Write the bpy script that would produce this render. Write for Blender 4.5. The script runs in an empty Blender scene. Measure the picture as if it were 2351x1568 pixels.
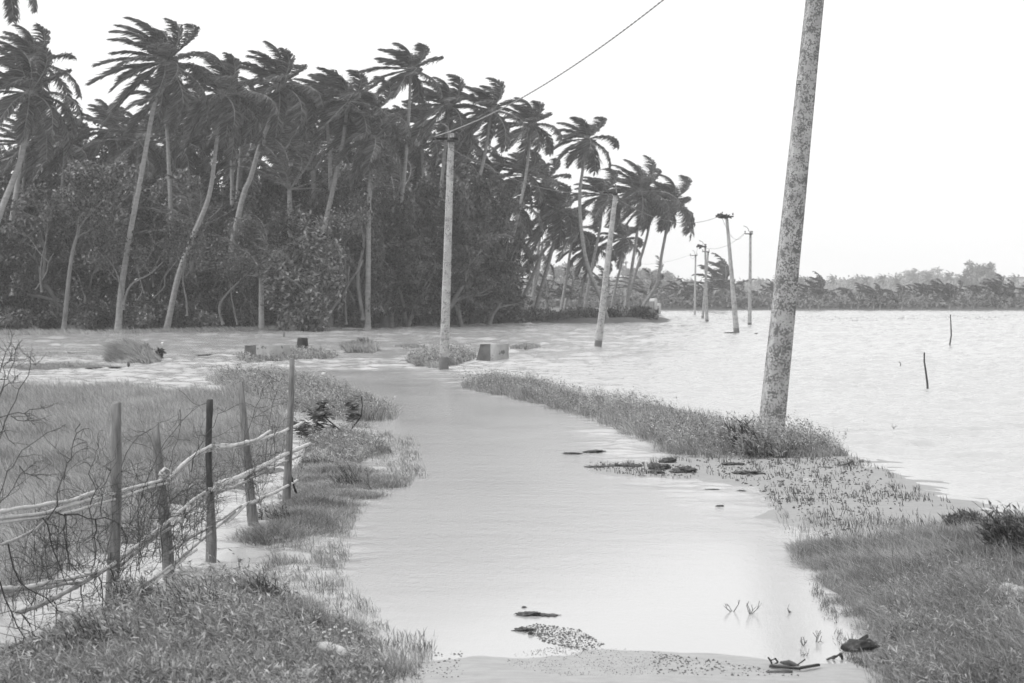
import bpy, math, random
import numpy as np
from mathutils import Vector

rng = np.random.default_rng(7)
random.seed(7)
sc = bpy.context.scene
COL = sc.collection

# ---------------------------------------------------------------- camera, world, sun, exposure
CAM_H = 1.9
F = 4571.0                      # focal length in overview pixels (2351 wide)
CX, CY, HY = 1175.5, 784.0, 677.0
PITCH = math.atan((CY - HY) / F)
cam_d = bpy.data.cameras.new('camera')
cam_d.lens = 70.0
cam_d.sensor_width = 36.0
cam_d.clip_start = 0.1
cam_d.clip_end = 6000
cam_d.dof.use_dof = True
cam_d.dof.focus_distance = 21.0
cam_d.dof.aperture_fstop = 6.3
cam = bpy.data.objects.new('camera', cam_d)
cam.location = (0, 0, CAM_H)
cam.rotation_euler = (math.pi / 2 - PITCH, 0, 0)
COL.objects.link(cam)
sc.camera = cam

SUN_EL, SUN_AZ = math.radians(52), math.radians(248)
w = bpy.data.worlds.new('World')
sc.world = w
w.use_nodes = True
nt = w.node_tree
bg = nt.nodes['Background']
sky = nt.nodes.new('ShaderNodeTexSky')
sky.sky_type = 'NISHITA'
sky.sun_disc = False
sky.sun_elevation = SUN_EL
sky.sun_rotation = SUN_AZ
sky.dust_density = 6.0
sky.air_density = 1.5
sky.ozone_density = 1.0
bw = nt.nodes.new('ShaderNodeRGBToBW')          # black and white photograph: neutral overcast
nt.links.new(sky.outputs[0], bw.inputs[0])
mx = nt.nodes.new('ShaderNodeMix')
mx.data_type = 'FLOAT'
mx.inputs[0].default_value = 0.7                 # cloud cover evens the sky out
mx.inputs[3].default_value = 9.3
nt.links.new(bw.outputs[0], mx.inputs[2])
nt.links.new(mx.outputs[0], bg.inputs[0])
bg.inputs[1].default_value = 0.12
sun_d = bpy.data.lights.new('sun', 'SUN')
sun_d.energy = 2.0
sun_d.angle = math.radians(20)
sun_d.color = (1, 1, 1)
sun = bpy.data.objects.new('sun', sun_d)
sdir = Vector((math.sin(SUN_AZ) * math.cos(SUN_EL), math.cos(SUN_AZ) * math.cos(SUN_EL), math.sin(SUN_EL)))
sun.rotation_euler = sdir.to_track_quat('Z', 'Y').to_euler()
COL.objects.link(sun)
sc.view_settings.view_transform = 'Standard'
sc.view_settings.look = 'None'
sc.view_settings.gamma = 1
sc.view_settings.exposure = 0.38
try:
    sc.cycles.volume_bounces = 1
    sc.cycles.max_bounces = 8
except Exception:
    pass

# ---------------------------------------------------------------- pixel -> world helpers (overview pixels)
cp, sp = math.cos(PITCH), math.sin(PITCH)
def ray(px, py):
    u = (px - CX) / F
    v = (CY - py) / F
    return np.array([u, cp + v * sp, -sp + v * cp])
def atD(px, py, D):
    r = ray(px, py)
    return np.array([0, 0, CAM_H]) + r * (D / r[1])
def gp(px, py, z=0.0):
    r = ray(px, py)
    return np.array([0, 0, CAM_H]) + r * ((z - CAM_H) / r[2])
def ppm(D):
    return F / D

# ---------------------------------------------------------------- materials
def new_mat(name):
    m = bpy.data.materials.new(name)
    m.use_nodes = True
    return m, m.node_tree.nodes, m.node_tree.links, m.node_tree.nodes['Principled BSDF']
def noise(N, L, scale, detail=4, rough=0.6, coord='Object', stretch=None):
    tc = N.new('ShaderNodeTexCoord')
    nz = N.new('ShaderNodeTexNoise')
    nz.inputs['Scale'].default_value = scale
    nz.inputs['Detail'].default_value = detail
    nz.inputs['Roughness'].default_value = rough
    if stretch:
        mp = N.new('ShaderNodeMapping')
        mp.inputs['Scale'].default_value = stretch
        L.new(tc.outputs[coord], mp.inputs[0])
        L.new(mp.outputs[0], nz.inputs['Vector'])
    else:
        L.new(tc.outputs[coord], nz.inputs['Vector'])
    return nz
def ramp(N, L, src, stops):
    r = N.new('ShaderNodeValToRGB')
    e = r.color_ramp.elements
    while len(e) > len(stops):
        e.remove(e[-1])
    while len(e) < len(stops):
        e.new(0.5)
    for i, (p, v) in enumerate(stops):
        e[i].position = p
        e[i].color = (v, v, v, 1)
    L.new(src, r.inputs[0])
    return r
def leaf_mat(name, lo, hi, rough=0.45, trans=0.25, nscale=0.8, spec=0.4, wn=0.5, wr=0.55):
    m, N, L, P = new_mat(name)
    geo = N.new('ShaderNodeNewGeometry')
    nz = noise(N, L, nscale, 3)
    ad = N.new('ShaderNodeMath'); ad.operation = 'MULTIPLY_ADD'
    ad.inputs[1].default_value = wr
    L.new(geo.outputs['Random Per Island'], ad.inputs[0])
    m2 = N.new('ShaderNodeMath'); m2.operation = 'MULTIPLY_ADD'; m2.inputs[1].default_value = wn * 1.6; m2.inputs[2].default_value = 0.25 - wn * 0.8
    L.new(nz.outputs[0], m2.inputs[0])
    L.new(m2.outputs[0], ad.inputs[2])
    r = ramp(N, L, ad.outputs[0], [(0.1, lo), (0.55, (lo + hi) / 2), (0.95, hi)])
    L.new(r.outputs[0], P.inputs['Base Color'])
    P.inputs['Roughness'].default_value = rough
    P.inputs['Specular IOR Level'].default_value = spec
    if trans:
        tr = N.new('ShaderNodeBsdfTranslucent')
        L.new(r.outputs[0], tr.inputs[0])
        mxs = N.new('ShaderNodeMixShader')
        mxs.inputs[0].default_value = trans
        L.new(P.outputs[0], mxs.inputs[1]); L.new(tr.outputs[0], mxs.inputs[2])
        L.new(mxs.outputs[0], N['Material Output'].inputs[0])
    return m
def rough_mat(name, lo, hi, scale=8, rough=0.8, bump=0.3, stretch=None, spots=None, dist=0.01, spec=0.3):
    m, N, L, P = new_mat(name)
    nz = noise(N, L, scale, 6, 0.65, stretch=stretch)
    r = ramp(N, L, nz.outputs[0], [(0.3, lo), (0.7, hi)])
    col = r.outputs[0]
    if spots:                                       # lichen or rust blotches: (scale, threshold, value)
        s, th, v = spots
        n2 = noise(N, L, s, 8, 0.72)
        n3 = noise(N, L, s * 0.22, 3, 0.6)
        a = N.new('ShaderNodeMath'); a.operation = 'MULTIPLY_ADD'; a.inputs[1].default_value = 0.45
        L.new(n3.outputs[0], a.inputs[0]); L.new(n2.outputs[0], a.inputs[2])
        rr = ramp(N, L, a.outputs[0], [(th, 0), (th + 0.025, 1)])
        mc = N.new('ShaderNodeMix'); mc.data_type = 'RGBA'
        L.new(rr.outputs[0], mc.inputs[0]); L.new(col, mc.inputs[6])
        mc.inputs[7].default_value = (v, v, v, 1)
        col = mc.outputs[2]
    L.new(col, P.inputs['Base Color'])
    P.inputs['Roughness'].default_value = rough
    P.inputs['Specular IOR Level'].default_value = spec
    if bump:
        b = N.new('ShaderNodeBump')
        b.inputs['Strength'].default_value = bump
        b.inputs['Distance'].default_value = dist
        L.new(nz.outputs[0], b.inputs['Height'])
        L.new(b.outputs[0], P.inputs['Normal'])
    return m

M = {}
M['palm'] = leaf_mat('palm_frond', 0.028, 0.20, 0.36, 0.32, 0.5, wr=.7)
M['palm_far'] = leaf_mat('palm_frond_far', 0.07, 0.13, 0.5, 0.15, 0.5)  # far fronds paler: part of the haze is put into their colour
M['rachis'] = rough_mat('palm_rachis', 0.16, 0.28, 6, 0.6, 0)
M['trunk'] = rough_mat('palm_trunk', 0.17, 0.30, 3, 0.85, 0.5, stretch=(1, 1, 3), dist=0.03)
M['bark'] = rough_mat('bark', 0.07, 0.17, 3, 0.85, 0.4, dist=0.03)
M['bark_pale'] = rough_mat('bark_pale', 0.10, 0.2, 3, 0.8, 0.3, dist=0.02)
M['tree'] = leaf_mat('broad_leaves', 0.004, 0.20, 0.45, 0.15, 0.45, wn=1.5, wr=.35)
M['bush_leaf'] = leaf_mat('bright_leaves', 0.02, 0.36, 0.35, 0.2, 0.9, 0.5, wn=.9, wr=.6)
M['tree_light'] = leaf_mat('glossy_leaves', 0.008, 0.28, 0.38, 0.15, 0.5, 0.5, wn=1.3, wr=.45)
M['far_leaf'] = leaf_mat('far_leaves', 0.10, 0.2, 0.6, 0.15, 0.3)  # raised leaf tone stands in for some of the distance haze
M['grass'] = leaf_mat('grass_blades', 0.05, 0.46, 0.5, 0.3, 1.6, wn=.8)
M['reed_leaf'] = leaf_mat('reed_leaves', 0.04, 0.22, 0.5, 0.25, 3.0)
M['field'] = leaf_mat('field_grass', 0.14, 0.46, 0.5, 0.3, 1.2, wn=.8)
M['weed'] = leaf_mat('weed_leaves', 0.05, 0.55, 0.42, 0.3, 3.0, wn=.7)
M['dark_leaf'] = leaf_mat('dark_leaves', 0.03, 0.10, 0.35, 0.12, 4.0, 0.5)
M['reed'] = leaf_mat('reed_stubs', 0.05, 0.13, 0.6, 0.15, 3.0)
M['pole'] = rough_mat('lichen_concrete', 0.26, 0.42, 5, 0.9, 0.6, spots=(36, 0.724, 0.125), dist=0.004)
M['pole2'] = rough_mat('weathered_concrete', 0.26, 0.42, 6, 0.9, 0.4, spots=(30, 0.76, 0.16), dist=0.004)
M['wet'] = rough_mat('wet_concrete', 0.06, 0.1, 8, 0.5, 0.3)
M['steel'] = rough_mat('dark_steel', 0.02, 0.05, 12, 0.6, 0.2)
M['cable'] = rough_mat('pale_cable', 0.2, 0.34, 20, 0.7, 0)
M['cable_grey'] = rough_mat('grey_cable', 0.12, 0.2, 20, 0.7, 0)
M['wood'] = rough_mat('weathered_post_wood', 0.07, 0.22, 9, 0.85, 0.7, stretch=(6, 6, 0.6), dist=0.006)
M['wood_dark'] = rough_mat('dark_post_wood', 0.02, 0.06, 9, 0.8, 0.5, stretch=(5, 5, 0.8))
M['bamboo'] = rough_mat('pale_rail', 0.32, 0.58, 10, 0.55, 0.4, dist=0.004)
M['rail_grey'] = rough_mat('grey_rail', 0.16, 0.38, 10, 0.8, 0.5, dist=0.004)
M['rag'] = rough_mat('rag_tie', 0.3, 0.6, 18, 0.8, 0.6)
M['twig'] = rough_mat('dead_twig', 0.025, 0.08, 20, 0.8, 0)
M['twig_pale'] = rough_mat('pale_twig', 0.12, 0.25, 20, 0.8, 0)
M['block_pale'] = rough_mat('pale_concrete', 0.27, 0.42, 4, 0.85, 0.3, spots=(3.5, 0.80, 0.13))
M['block_dark'] = rough_mat('dark_concrete', 0.08, 0.15, 4, 0.85, 0.3)
M['black'] = rough_mat('black_drum', 0.012, 0.03, 5, 0.6, 0.3)
M['white'] = rough_mat('white_scrap', 0.65, 0.85, 8, 0.6, 0.3)
M['sack'] = rough_mat('pale_sack', 0.26, 0.46, 10, 0.7, 0.8, dist=0.02)
M['debris'] = rough_mat('dark_debris', 0.04, 0.13, 30, 0.8, 0.8, dist=0.02)
M['stone'] = rough_mat('pebbles', 0.05, 0.16, 30, 0.8, 0.2)
M['rock'] = rough_mat('wet_rock', 0.012, 0.035, 9, 0.35, 0.8, dist=0.02)
M['wall_far'] = rough_mat('painted_wall', 0.36, 0.48, 1, 0.8, 0)
M['glass_dark'] = rough_mat('window_dark', 0.05, 0.08, 1, 0.3, 0)

# ground: soil, with pale wet sand where the attribute 'sand' says so
m, N, L, P = new_mat('ground_soil')
nz = noise(N, L, 2.5, 8, 0.7)
soil = ramp(N, L, nz.outputs[0], [(0.3, 0.04), (0.7, 0.10)])
nz2 = noise(N, L, 7, 8, 0.7, stretch=(1, 2.2, 1))
sand = ramp(N, L, nz2.outputs[0], [(0.25, 0.22), (0.55, 0.30), (0.8, 0.35)])
at = N.new('ShaderNodeAttribute'); at.attribute_name = 'sand'
mc = N.new('ShaderNodeMix'); mc.data_type = 'RGBA'
L.new(at.outputs['Fac'], mc.inputs[0]); L.new(soil.outputs[0], mc.inputs[6]); L.new(sand.outputs[0], mc.inputs[7])
L.new(mc.outputs[2], P.inputs['Base Color'])
P.inputs['Roughness'].default_value = 0.62
nb = noise(N, L, 60, 5, 0.7)
b = N.new('ShaderNodeBump'); b.inputs['Strength'].default_value = 0.5; b.inputs['Distance'].default_value = 0.01
L.new(nb.outputs[0], b.inputs['Height']); L.new(b.outputs[0], P.inputs['Normal'])
M['ground'] = m

# water: muddy flood water, wind ripples as bump at three scales
m, N, L, P = new_mat('flood_water')
P.inputs['Base Color'].default_value = (0.36, 0.36, 0.36, 1)
P.inputs['IOR'].default_value = 1.33
na = noise(N, L, 60, 3, 0.7, stretch=(1.0, 0.30, 1))       # rain pocks and fine ripples
nbz = noise(N, L, 22.0, 4, 0.7, stretch=(1.0, 0.22, 1))     # ripples
ncz = noise(N, L, 1.5, 6, 0.62, stretch=(0.6, 1.0, 1))    # wind waves
at2 = N.new('ShaderNodeAttribute'); at2.attribute_name = 'wave'
rgh = N.new('ShaderNodeMath'); rgh.operation = 'MULTIPLY_ADD'; rgh.inputs[1].default_value = 0.10; rgh.inputs[2].default_value = 0.03
L.new(at2.outputs['Fac'], rgh.inputs[0]); L.new(rgh.outputs[0], P.inputs['Roughness'])
b1 = N.new('ShaderNodeBump'); b1.inputs['Distance'].default_value = 0.0060; L.new(at2.outputs['Fac'], b1.inputs['Strength'])
L.new(na.outputs[0], b1.inputs['Height'])
b2 = N.new('ShaderNodeBump'); b2.inputs['Distance'].default_value = 0.0055; L.new(at2.outputs['Fac'], b2.inputs['Strength'])
L.new(nbz.outputs[0], b2.inputs['Height']); L.new(b1.outputs[0], b2.inputs['Normal'])
b3 = N.new('ShaderNodeBump'); b3.inputs['Distance'].default_value = 0.009
L.new(ncz.outputs[0], b3.inputs['Height']); L.new(b2.outputs[0], b3.inputs['Normal'])
L.new(at2.outputs['Fac'], b3.inputs['Strength'])
L.new(b3.outputs[0], P.inputs['Normal'])
M['water'] = m

# ---------------------------------------------------------------- mesh building
class MB:
    def __init__(s):
        s.V = []; s.Fq = []; s.Ft = []; s.Fn = []; s.n = 0
    def add(s, v, quads=None, tris=None):
        v = np.asarray(v, dtype=np.float64).reshape(-1, 3)
        if quads is not None and len(quads):
            s.Fq.append(np.asarray(quads, dtype=np.int64) + s.n)
        if tris is not None and len(tris):
            s.Ft.append(np.asarray(tris, dtype=np.int64) + s.n)
        s.V.append(v); s.n += len(v)
    def ngon(s, v, faces):
        v = np.asarray(v, dtype=np.float64).reshape(-1, 3)
        for f in faces:
            s.Fn.append([i + s.n for i in f])
        s.V.append(v); s.n += len(v)
    def tube(s, pts, rad, n=6, cap=True):
        pts = np.asarray(pts, float)
        k = len(pts)
        rad = np.broadcast_to(np.asarray(rad, float), (k,))
        d = np.gradient(pts, axis=0)
        d /= np.linalg.norm(d, axis=1)[:, None] + 1e-12
        ref = np.array([0., 1., 0.]) if abs(d[0][1]) < 0.9 else np.array([1., 0., 0.])
        a = np.cross(d, ref); a /= np.linalg.norm(a, axis=1)[:, None] + 1e-12
        bb = np.cross(d, a)
        th = np.arange(n) * 2 * np.pi / n
        ring = pts[:, None, :] + rad[:, None, None] * (np.cos(th)[None, :, None] * a[:, None, :] + np.sin(th)[None, :, None] * bb[:, None, :])
        v = ring.reshape(-1, 3)
        i = np.arange(k - 1)[:, None] * n; j = np.arange(n)[None, :]; j2 = (j + 1) % n
        q = np.stack([i + j, i + j2, i + n + j2, i + n + j], -1).reshape(-1, 4)
        if cap:
            base = s.n
            s.add(v, q)
            s.Fn.append([base + t for t in range(n)])
            s.Fn.append([base + (k - 1) * n + t for t in range(n)][::-1])
        else:
            s.add(v, q)
    def kites(s, c, d, nrm, ln, wd):
        """leaf shaped kites: base point c, direction d, surface normal nrm"""
        d = d / (np.linalg.norm(d, axis=1)[:, None] + 1e-9)
        side = np.cross(d, nrm); side /= np.linalg.norm(side, axis=1)[:, None] + 1e-9
        ln = np.broadcast_to(ln, (len(c),))[:, None]; wd = np.broadcast_to(wd, (len(c),))[:, None]
        up = np.cross(side, d)
        v = np.stack([c, c + d * ln * 0.45 + side * wd * 0.5 + up * ln * .05, c + d * ln, c + d * ln * 0.45 - side * wd * 0.5 + up * ln * .05], 1).reshape(-1, 3)
        q = np.arange(len(c))[:, None] * 4 + np.arange(4)[None, :]
        s.add(v, q)
    def box(s, c, size, R=None, taper=1.0):
        x, y, z = [t / 2 for t in size]
        v = np.array([[-x, -y, -z], [x, -y, -z], [x, y, -z], [-x, y, -z], [-x * taper, -y * taper, z], [x * taper, -y * taper, z], [x * taper, y * taper, z], [-x * taper, y * taper, z]])
        if R is not None:
            v = v @ np.asarray(R).T
        s.add(v + np.asarray(c), [[0, 3, 2, 1], [4, 5, 6, 7], [0, 1, 5, 4], [1, 2, 6, 5], [2, 3, 7, 6], [3, 0, 4, 7]])
    def build(s, name, mat, parent=None, smooth=False):
        me = bpy.data.meshes.new(name)
        V = np.concatenate(s.V) if s.V else np.zeros((0, 3))
        org = np.zeros(3)
        loops = []; starts = []; p = 0
        for A, k in ((s.Fq, 4), (s.Ft, 3)):
            if A:
                a = np.concatenate(A)
                loops.append(a.ravel()); starts.append(p + np.arange(len(a)) * k); p += a.size
        for f in s.Fn:
            loops.append(np.array(f)); starts.append(np.array([p])); p += len(f)
        loops = np.concatenate(loops); starts = np.concatenate(starts)
        me.vertices.add(len(V)); me.vertices.foreach_set('co', V.astype(np.float32).ravel())
        me.loops.add(len(loops)); me.loops.foreach_set('vertex_index', loops.astype(np.int32))
        me.polygons.add(len(starts)); me.polygons.foreach_set('loop_start', starts.astype(np.int32))
        me.update(calc_edges=True)
        if smooth:
            me.polygons.foreach_set('use_smooth', np.ones(len(starts), bool))
        me.materials.append(mat)
        o = bpy.data.objects.new(name, me)
        COL.objects.link(o)
        if parent is not None:
            o.parent = parent
            o.location = -Vector(parent.get('org', (0, 0, 0)))
        return o

def tag(o, label=None, cat=None, group=None, kind=None):
    if label: o['label'] = label
    if cat: o['category'] = cat
    if group: o['group'] = group
    if kind: o['kind'] = kind
    return o
def thing(name, loc, label, cat, group=None):
    """an Empty at the base; parts are built in world coordinates and shifted under it"""
    e = bpy.data.objects.new(name, None)
    e.empty_display_size = 0.3
    e.location = tuple(float(t) for t in loc)
    e['org'] = [float(t) for t in loc]
    COL.objects.link(e)
    return tag(e, label, cat, group)
def copy_thing(src, loc, rotz, scale, label=None):
    r = src.copy(); COL.objects.link(r)
    r.location = loc; r.rotation_euler = (0, 0, rotz); r.scale = (scale,) * 3 if np.isscalar(scale) else scale
    if label: r['label'] = label
    for ch in list(src.children):
        c = ch.copy(); COL.objects.link(c); c.parent = r
        for g in list(ch.children):
            k = g.copy(); COL.objects.link(k); k.parent = c
    return r
def solid(name, mb, mat, label, cat, group=None, smooth=False):
    """a single mesh thing: move the origin to its base"""
    V = np.concatenate(mb.V)
    c = np.array([V[:, 0].mean(), V[:, 1].mean(), V[:, 2].min()])
    mb.V = [v - c for v in mb.V]
    o = mb.build(name, mat, None, smooth)
    o.location = c
    return tag(o, label, cat, group)

# ---------------------------------------------------------------- numpy noise and polygons
_T = rng.random((256, 256))
def vnoise(x, y):
    xi = np.floor(x).astype(int); yi = np.floor(y).astype(int)
    fx = x - xi; fy = y - yi
    fx = fx * fx * (3 - 2 * fx); fy = fy * fy * (3 - 2 * fy)
    a = _T[xi % 256, yi % 256]; b_ = _T[(xi + 1) % 256, yi % 256]
    c = _T[xi % 256, (yi + 1) % 256]; d = _T[(xi + 1) % 256, (yi + 1) % 256]
    return (a * (1 - fx) + b_ * fx) * (1 - fy) + (c * (1 - fx) + d * fx) * fy
def fbm(x, y, o=4):
    t = 0; amp = 0.5; s = 0
    for i in range(o):
        t = t + amp * vnoise(x * 2 ** i + 17 * i, y * 2 ** i + 31 * i); s += amp; amp *= 0.5
    return t / s - 0.5
def poly_world(pts, z=0.0):
    return np.array([gp(px, py, z)[:2] for px, py in pts])
def sdf(P2, x, y):
    """positive inside"""
    d = np.full(x.shape, 1e9); inside = np.zeros(x.shape, bool)
    n = len(P2)
    for i in range(n):
        a = P2[i]; b_ = P2[(i + 1) % n]
        e = b_ - a
        wx = x - a[0]; wy = y - a[1]
        t = np.clip((wx * e[0] + wy * e[1]) / (e @ e + 1e-12), 0, 1)
        dd = (wx - e[0] * t) ** 2 + (wy - e[1] * t) ** 2
        d = np.minimum(d, dd)
        c = ((a[1] > y) != (b_[1] > y)) & (x < (b_[0] - a[0]) * (y - a[1]) / (b_[1] - a[1] + 1e-12) + a[0])
        inside ^= c
    d = np.sqrt(d)
    return np.where(inside, d, -d)

# banks: name -> (pixel polygon, edge slope, top height, shore wobble)
POLY = {
 'right_bank': [(1832, 1262), (1900, 1252), (2000, 1248), (2090, 1262), (2110, 1300), (2150, 1262), (2260, 1235), (2351, 1205), (2700, 1190), (2900, 1800), (2080, 1800), (2030, 1600), (2010, 1535), (1992, 1480), (1945, 1410), (1895, 1340), (1845, 1300)],
 'left_bank': [(-400, 1560), (0, 1530), (110, 1480), (200, 1440), (290, 1400), (380, 1372), (470, 1352), (560, 1345), (650, 1362), (730, 1380), (770, 1415), (830, 1440), (880, 1480), (905, 1520), (930, 1568), (960, 1800), (-400, 1800)],
 'upper_verge': [(640, 1180), (665, 1110), (690, 1062), (760, 1060), (930, 1092), (950, 1103), (850, 1150), (790, 1180), (760, 1220), (700, 1240), (620, 1245), (575, 1235)],
 'islet': [(735, 1005), (790, 998), (850, 1012), (895, 1040), (830, 1057), (770, 1050), (735, 1030)],
 'isle': [(495, 868), (540, 862), (620, 868), (700, 880), (780, 900), (860, 935), (908, 962), (830, 968), (740, 958), (690, 948), (640, 925), (560, 905), (510, 890)],
 'strip': [(1062, 886), (1130, 878), (1200, 888), (1280, 905), (1380, 928), (1480, 950), (1600, 982), (1700, 1000), (1800, 1012), (1880, 1020), (1950, 1048), (1880, 1052), (1750, 1055), (1640, 1052), (1560, 1040), (1500, 1015), (1440, 985), (1380, 965), (1280, 938), (1200, 915), (1120, 900)],
 'mound': [(238, 828), (290, 821), (350, 820), (380, 829), (350, 836), (270, 837)],
 'wallisle': [(545, 822), (600, 812), (700, 808), (780, 815), (770, 824), (700, 828), (600, 836), (555, 834)],
 'spikeisle': [(785, 804), (830, 798), (872, 803), (860, 810), (800, 810)],
 'poleisle': [(935, 833), (990, 822), (1060, 815), (1095, 822), (1060, 836), (1000, 846), (950, 840)],
 'tiny1': [(905, 798), (940, 795), (978, 798), (940, 801)],
 'tiny2': [(1170, 800), (1210, 795), (1245, 798), (1210, 803)],
 'farbar': [(0, 838), (200, 836), (290, 842), (120, 846), (0, 846)],
}
FIELD = [(-700, 905), (100, 903), (300, 900), (420, 905), (520, 915), (600, 935), (650, 955), (668, 985), (655, 1040), (600, 1075), (540, 1110), (470, 1135), (400, 1170), (330, 1225), (240, 1285), (160, 1325), (70, 1372), (0, 1420), (-150, 1520), (-700, 1600)]
MUD = [(1330, 1072), (1500, 1060), (1560, 1052), (1750, 1050), (1960, 1050), (2030, 1078), (2100, 1120), (2200, 1160), (2351, 1185), (2500, 1200), (2500, 1260), (1960, 1262), (1880, 1235), (1800, 1185), (1755, 1150), (1745, 1112), (1500, 1098), (1400, 1090)]
BEACH = [(900, 1535), (1000, 1530), (1060, 1522), (1100, 1518), (1180, 1524), (1290, 1518), (1400, 1498), (1500, 1500), (1600, 1508), (1700, 1520), (1780, 1538), (1850, 1545), (1900, 1528), (1960, 1530), (2010, 1548), (2100, 1800), (700, 1800)]
GROVE = [(-1500, 762), (0, 762), (300, 760), (600, 752), (800, 746), (1200, 742.5), (1480, 741.5), (1530, 739), (1512, 731), (1505, 722)]
PW = {k: poly_world(v) for k, v in POLY.items()}
PF = poly_world(FIELD); PM = poly_world(MUD); PB = poly_world(BEACH)
gw = [tuple(gp(*p)[:2]) for p in GROVE]
gw += [(0.0718 * 195, 195.0), (0.07 * 300, 300), (-400, 300), (-400, gw[0][1])]
PG = np.array(gw)

def ground_z(x, y):
    x = np.asarray(x, float); y = np.asarray(y, float)
    z = np.full(x.shape, -0.30)
    sand_ = np.zeros(x.shape)
    wob = fbm(x * 2.2, y * 1.6)
    wob2 = fbm(x * 0.6 + 50, y * 0.4)
    for k, P2 in PW.items():
        far = P2[:, 1].mean() > 45
        mg = 3
        sel = (x > P2[:, 0].min() - mg) & (x < P2[:, 0].max() + mg) & (y > P2[:, 1].min() - mg) & (y < P2[:, 1].max() + mg)
        if not sel.any(): continue
        d = sdf(P2, x[sel], y[sel]) + wob[sel] * (0.35 if not far else 0.5)
        top = {'right_bank': 0.08, 'left_bank': 0.10, 'mound': 0.25}.get(k, 0.04)
        zz = np.where(d > 0, np.minimum(d * (0.10 if k != 'mound' else 0.5), top) - 0.012 + wob[sel] * 0.03, d * 0.35 - 0.012)
        z[sel] = np.maximum(z[sel], zz)
    sel = (y < 60) & (x < 5)
    d = sdf(PF, x[sel], y[sel])
    z[sel] = np.maximum(z[sel], np.minimum(-0.03, d * 0.2))
    sel = (y > 12) & (y < 30) & (x > -1)
    if sel.any():
        d = sdf(PM, x[sel], y[sel])
        n1 = fbm(x[sel] * 1.3, y[sel] * 0.9, 5)
        zz = np.where(d > 0, 0.004 + n1 * 0.05 + np.minimum(d, 0.25) * 0.03, d * 0.05 + n1 * 0.03)
        z[sel] = np.maximum(z[sel], zz)
        sand_[sel] = np.where(d > -0.5, 0.78, 0)
    sel = (y < 12.5) & (x > -1.5) & (x < 3)
    if sel.any():
        d = sdf(PB, x[sel], y[sel])
        n1 = fbm(x[sel] * 2.5, y[sel] * 1.5, 5)
        zz = d * 0.05 + n1 * 0.014 + 0.006
        z[sel] = np.maximum(z[sel], np.maximum(zz, -0.3))
        sand_[sel] = np.where(d > -0.3, 1, 0)
    sel = (y > 80) & (y < 320) & (x < 60)
    if sel.any():
        d = sdf(PG, x[sel], y[sel]) + wob2[sel] * 3
        z[sel] = np.maximum(z[sel], np.clip(d * 0.2, -0.3, 0.35) + wob[sel] * 0.05)
    d = y - 241
    z = np.maximum(z, np.clip(d * 0.1, -0.3, 0.4))
    rb = sdf(PW['right_bank'], x, y); lb = sdf(PW['left_bank'], x, y)
    lb = np.maximum(lb, sdf(PW['upper_verge'], x, y))
    sand_ = np.where((rb > 0.02) | (lb > 0.05), 0, sand_)
    return z, sand_

# ---------------------------------------------------------------- ground sheet and water sheet
def sheet(name, ys, us, zfun, mat, attrs):
    Y, U = np.meshgrid(ys, us, indexing='ij')
    X = U * (Y + 6)
    z, extra = zfun(X, Y)
    V = np.stack([X, Y, z], -1).reshape(-1, 3)
    r, c = Y.shape
    i = np.arange(r - 1)[:, None] * c; j = np.arange(c - 1)[None, :]
    q = np.stack([i + j, i + j + 1, i + c + j + 1, i + c + j], -1).reshape(-1, 4)
    mb = MB(); mb.add(V, q)
    o = mb.build(name, mat, None, True)
    at = o.data.attributes.new(attrs, 'FLOAT', 'POINT')
    at.data.foreach_set('value', extra.astype(np.float32).ravel())
    return o
us = np.concatenate([np.linspace(-3, -0.4, 14)[:-1], np.linspace(-0.4, -0.30, 30)[:-1], np.linspace(-0.30, 0.30, 560), np.linspace(0.30, 0.4, 30)[1:], np.linspace(0.4, 3, 14)[1:]])
ys = np.concatenate([np.linspace(-6, 7, 14)[:-1], np.geomspace(7, 36, 620)[:-1], np.geomspace(36, 260, 330)[:-1], np.geomspace(260, 4000, 40)])
tag(sheet('ground', ys, us, ground_z, M['ground'], 'sand'), 'muddy and sandy ground under grass and flood water', None, None, 'structure')

PATHL = poly_world([(560, 1800), (700, 1200), (800, 1000), (560, 850), (1000, 850), (1400, 960), (1900, 1250), (2300, 1800)])
def water_z(x, y):
    # still water on the sheltered track, wind waves on the open flood
    d = sdf(PATHL, x, y)
    op = np.clip(0.5 - (d + 1.2 * fbm(x * .4, y * .15)) / (0.05 * np.abs(y) + .3), 0.0, 1)
    op = np.maximum(op, np.clip((y - 30) / 120, 0, .22))
    op = op * np.clip(0.25 - sdf(PM, x, y) / 1.8, 0.0, 1)
    A = 0.0005 + 0.088 * op
    A = A * (0.6 + 1.0 * (fbm(x * .25 + 7, y * .12) + .5))
    z = A * (fbm(x * 2.6 + y * .5, y * 3.0, 4) * 1.2 + fbm(x * .9, y * 1.1 + 40, 3) * 1.3)
    far = np.clip((y - 45) / 40, 0, 1)
    z = z + far * 0.22 * fbm(x * .55 + 3, y * .7, 3)
    z = z * np.clip((260 - y) / 30, 0, 1)
    rip = np.clip((y - 8.5) / 10, 0.22, 0.9) * (0.75 + .9 * np.clip(fbm(x * .5, y * .3) + .2, 0, .6))
    return z, np.maximum(rip, np.clip(op * 2, 0, 1))
usw = np.concatenate([np.linspace(-3, -0.36, 10)[:-1], np.linspace(-0.36, 0.36, 520), np.linspace(0.36, 3, 10)[1:]])
ysw = np.concatenate([np.linspace(-6, 7, 6)[:-1], np.geomspace(7, 60, 860)[:-1], np.linspace(60, 300, 640)])
tag(sheet('flood_water', ysw, usw, water_z, M['water'], 'wave'), 'rippled muddy flood water over the track and fields', None, None, 'structure')

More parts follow.
